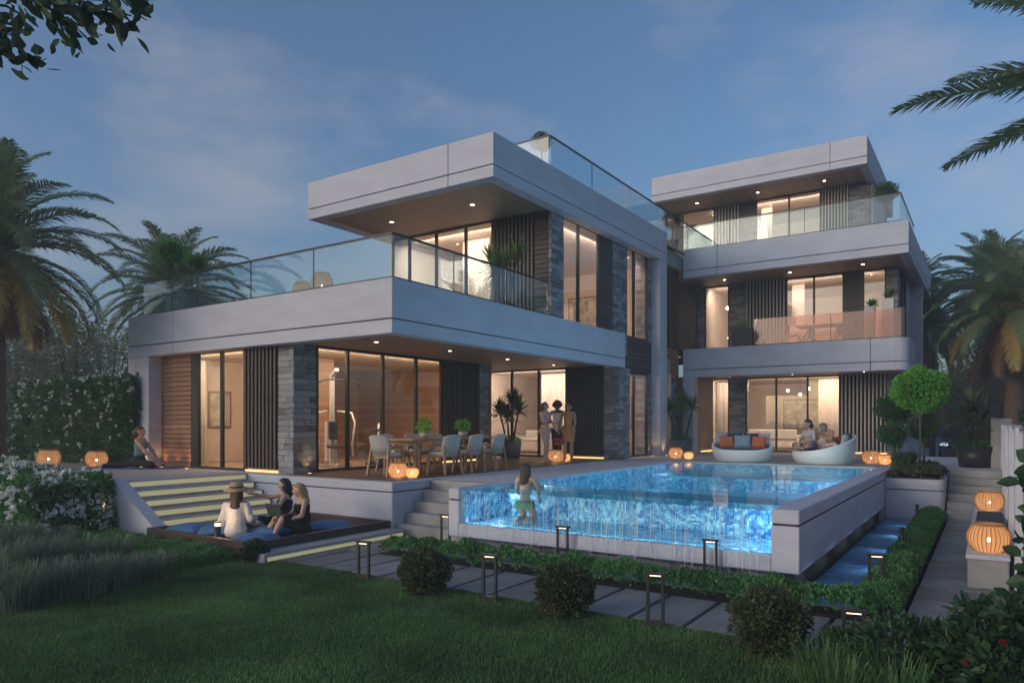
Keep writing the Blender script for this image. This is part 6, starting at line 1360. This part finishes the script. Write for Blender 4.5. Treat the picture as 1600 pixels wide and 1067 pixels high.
p7 = person('person in orange-brown dress with a bag at the right of the group', (x, y, z), CAMW - .15, dict(er=(.24, -.02, 1.12), wr=(.27, .08, .90), el=(-.20, .03, 1.10), wl=(-.14, .15, .95)), 'skin_tan', [('dress', ['torso', 'bust', 'th', lambda J: (J['hl'], J['hr'], .12, .12), lambda J: (vec(0, 0, .86), vec(0, 0, .62), .14, .16)], 'cloth_orange', .012, between(.58, 1.38))], h_bun(), 'hair_brown', sc=.97)
hb = thing('handbag', 'dark red handbag carried by the person in the orange dress', 'bag', (0, 0, 0)); q = Matrix.Rotation(CAMW - .15, 4, 'Z') @ Vector((.27, .10, .76)) ; hb.location = Vector((x, y, z)) + q * .97 + Vector((0, 0, -.16)); hb.rotation_euler = (0, 0, CAMW)
bx('body', 'cloth_red', hb, (-.15, -.05, -.10, .15, .05, .10), .03); MB().tube([(-.1, 0, .09), (-.07, 0, .2), (.07, 0, .2), (.1, 0, .09)], .009, 6).build('handle', 'cloth_red', hb)
# 8 kneeling in the pool
KN = dict(pel=(0, -.10, .36), wai=(0, -.06, .50), che=(0, -.02, .69), nec=(0, 0, .85), hed=(0, .02, .98), sl=(-.165, -.01, .795), sr=(.165, -.01, .795), el=(-.22, .10, .56), er=(.22, .10, .56), wl=(-.16, .28, .44), wr=(.16, .28, .44), hl=(-.09, -.08, .32), hr=(.09, -.08, .32), kl=(-.11, .20, .07), kr=(.11, .20, .07), al=(-.10, -.22, .06), ar=(.10, -.22, .06), tl=(-.09, -.36, .03), tr=(.09, -.36, .03))
x = sx(822, 10.15)
person('long-haired bather with bare back in the pool behind the glass', (x, 10.15, .373), AWAY - .35, KN, 'skin_light', [('swim_bottom', [lambda J: (J['hl'], J['hr'], .10, .10), lambda J: (J['pel'], J['pel'] + vec(0, 0, .03), .11, .11)], 'cloth_green', .014, between(.25, .40))], h_long(.38), 'hair_brown', face=(.2, 1, 0), sc=.9)
# 9-10 on the occupied sofa
CR = dict(pel=(0, 0, .12), wai=(0, .03, .27), che=(0, .06, .45), nec=(0, .09, .60), hed=(0, .13, .73), sl=(-.16, .07, .545), sr=(.16, .07, .545), el=(-.24, .14, .32), er=(.24, .14, .32), wl=(-.10, .32, .24), wr=(.10, .32, .24), hl=(-.09, .02, .10), hr=(.09, .02, .10), kl=(-.32, .30, .14), kr=(.32, .30, .14), al=(.08, .32, .06), ar=(-.08, .40, .06), tl=(.20, .38, .05), tr=(-.20, .46, .05))
q = (sx(1268, 20.45), 20.45, ZD + .35); person('dark-haired person in patterned top sitting cross-legged on the wicker sofa', q, LEFTW + .35, CR, 'skin_tan', [('top', ['torso', 'bust', 'ua'], 'cloth_pattern', .012, between(.13, .56)), ('shorts', ['th', lambda J: (J['hl'], J['hr'], .1, .1)], 'cloth_purple', .014, None)], h_long(.16), 'hair_dark', face=(0, 1, -.35), sc=.98)
q = (sx(1299, 20.65), 20.65, ZD + .35); person('bare-backed person in white shorts bending forward on the wicker sofa', q, LEFTW + .55, {**CR, 'wai': (0, .06, .26), 'che': (0, .15, .42), 'nec': (0, .26, .53), 'hed': (0, .36, .62), 'sl': (-.17, .20, .50), 'sr': (.17, .20, .50), 'el': (-.22, .34, .32), 'er': (.22, .34, .32), 'wl': (-.08, .44, .36), 'wr': (.08, .42, .34)}, 'skin_tan', [('shorts', ['th', lambda J: (J['hl'], J['hr'], .1, .1), lambda J: (J['pel'], J['pel'] + vec(0, .02, .06), .11, .10)], 'cloth_white', .014, None)], h_short(), 'hair_ash', face=(0, .8, -.6), hand=((.3, .6, .6), (-.3, .6, .6)))
# ------------------------------------------------------------------ haze box added to lift shadows and veil far trees: thin, even air
hm = bpy.data.materials.new('haze'); hm.use_nodes = True; MATS['haze'] = hm; t = hm.node_tree; t.nodes.clear()
ho = t.nodes.new('ShaderNodeOutputMaterial'); hv = t.nodes.new('ShaderNodeVolumePrincipled'); t.links.new(hv.outputs[0], ho.inputs['Volume'])
hv.inputs['Color'].default_value = (.80, .83, .88, 1); hv.inputs['Density'].default_value = .0045; hv.inputs['Anisotropy'].default_value = .2
tag(bx('haze', 'haze', None, (-95, -40, -1.8, 40, 90, 14.5)), 'thin grey haze added over the whole garden to lift the shadows', 'haze', kind='stuff')
S.cycles.volume_bounces = 0; S.cycles.volume_max_steps = 64
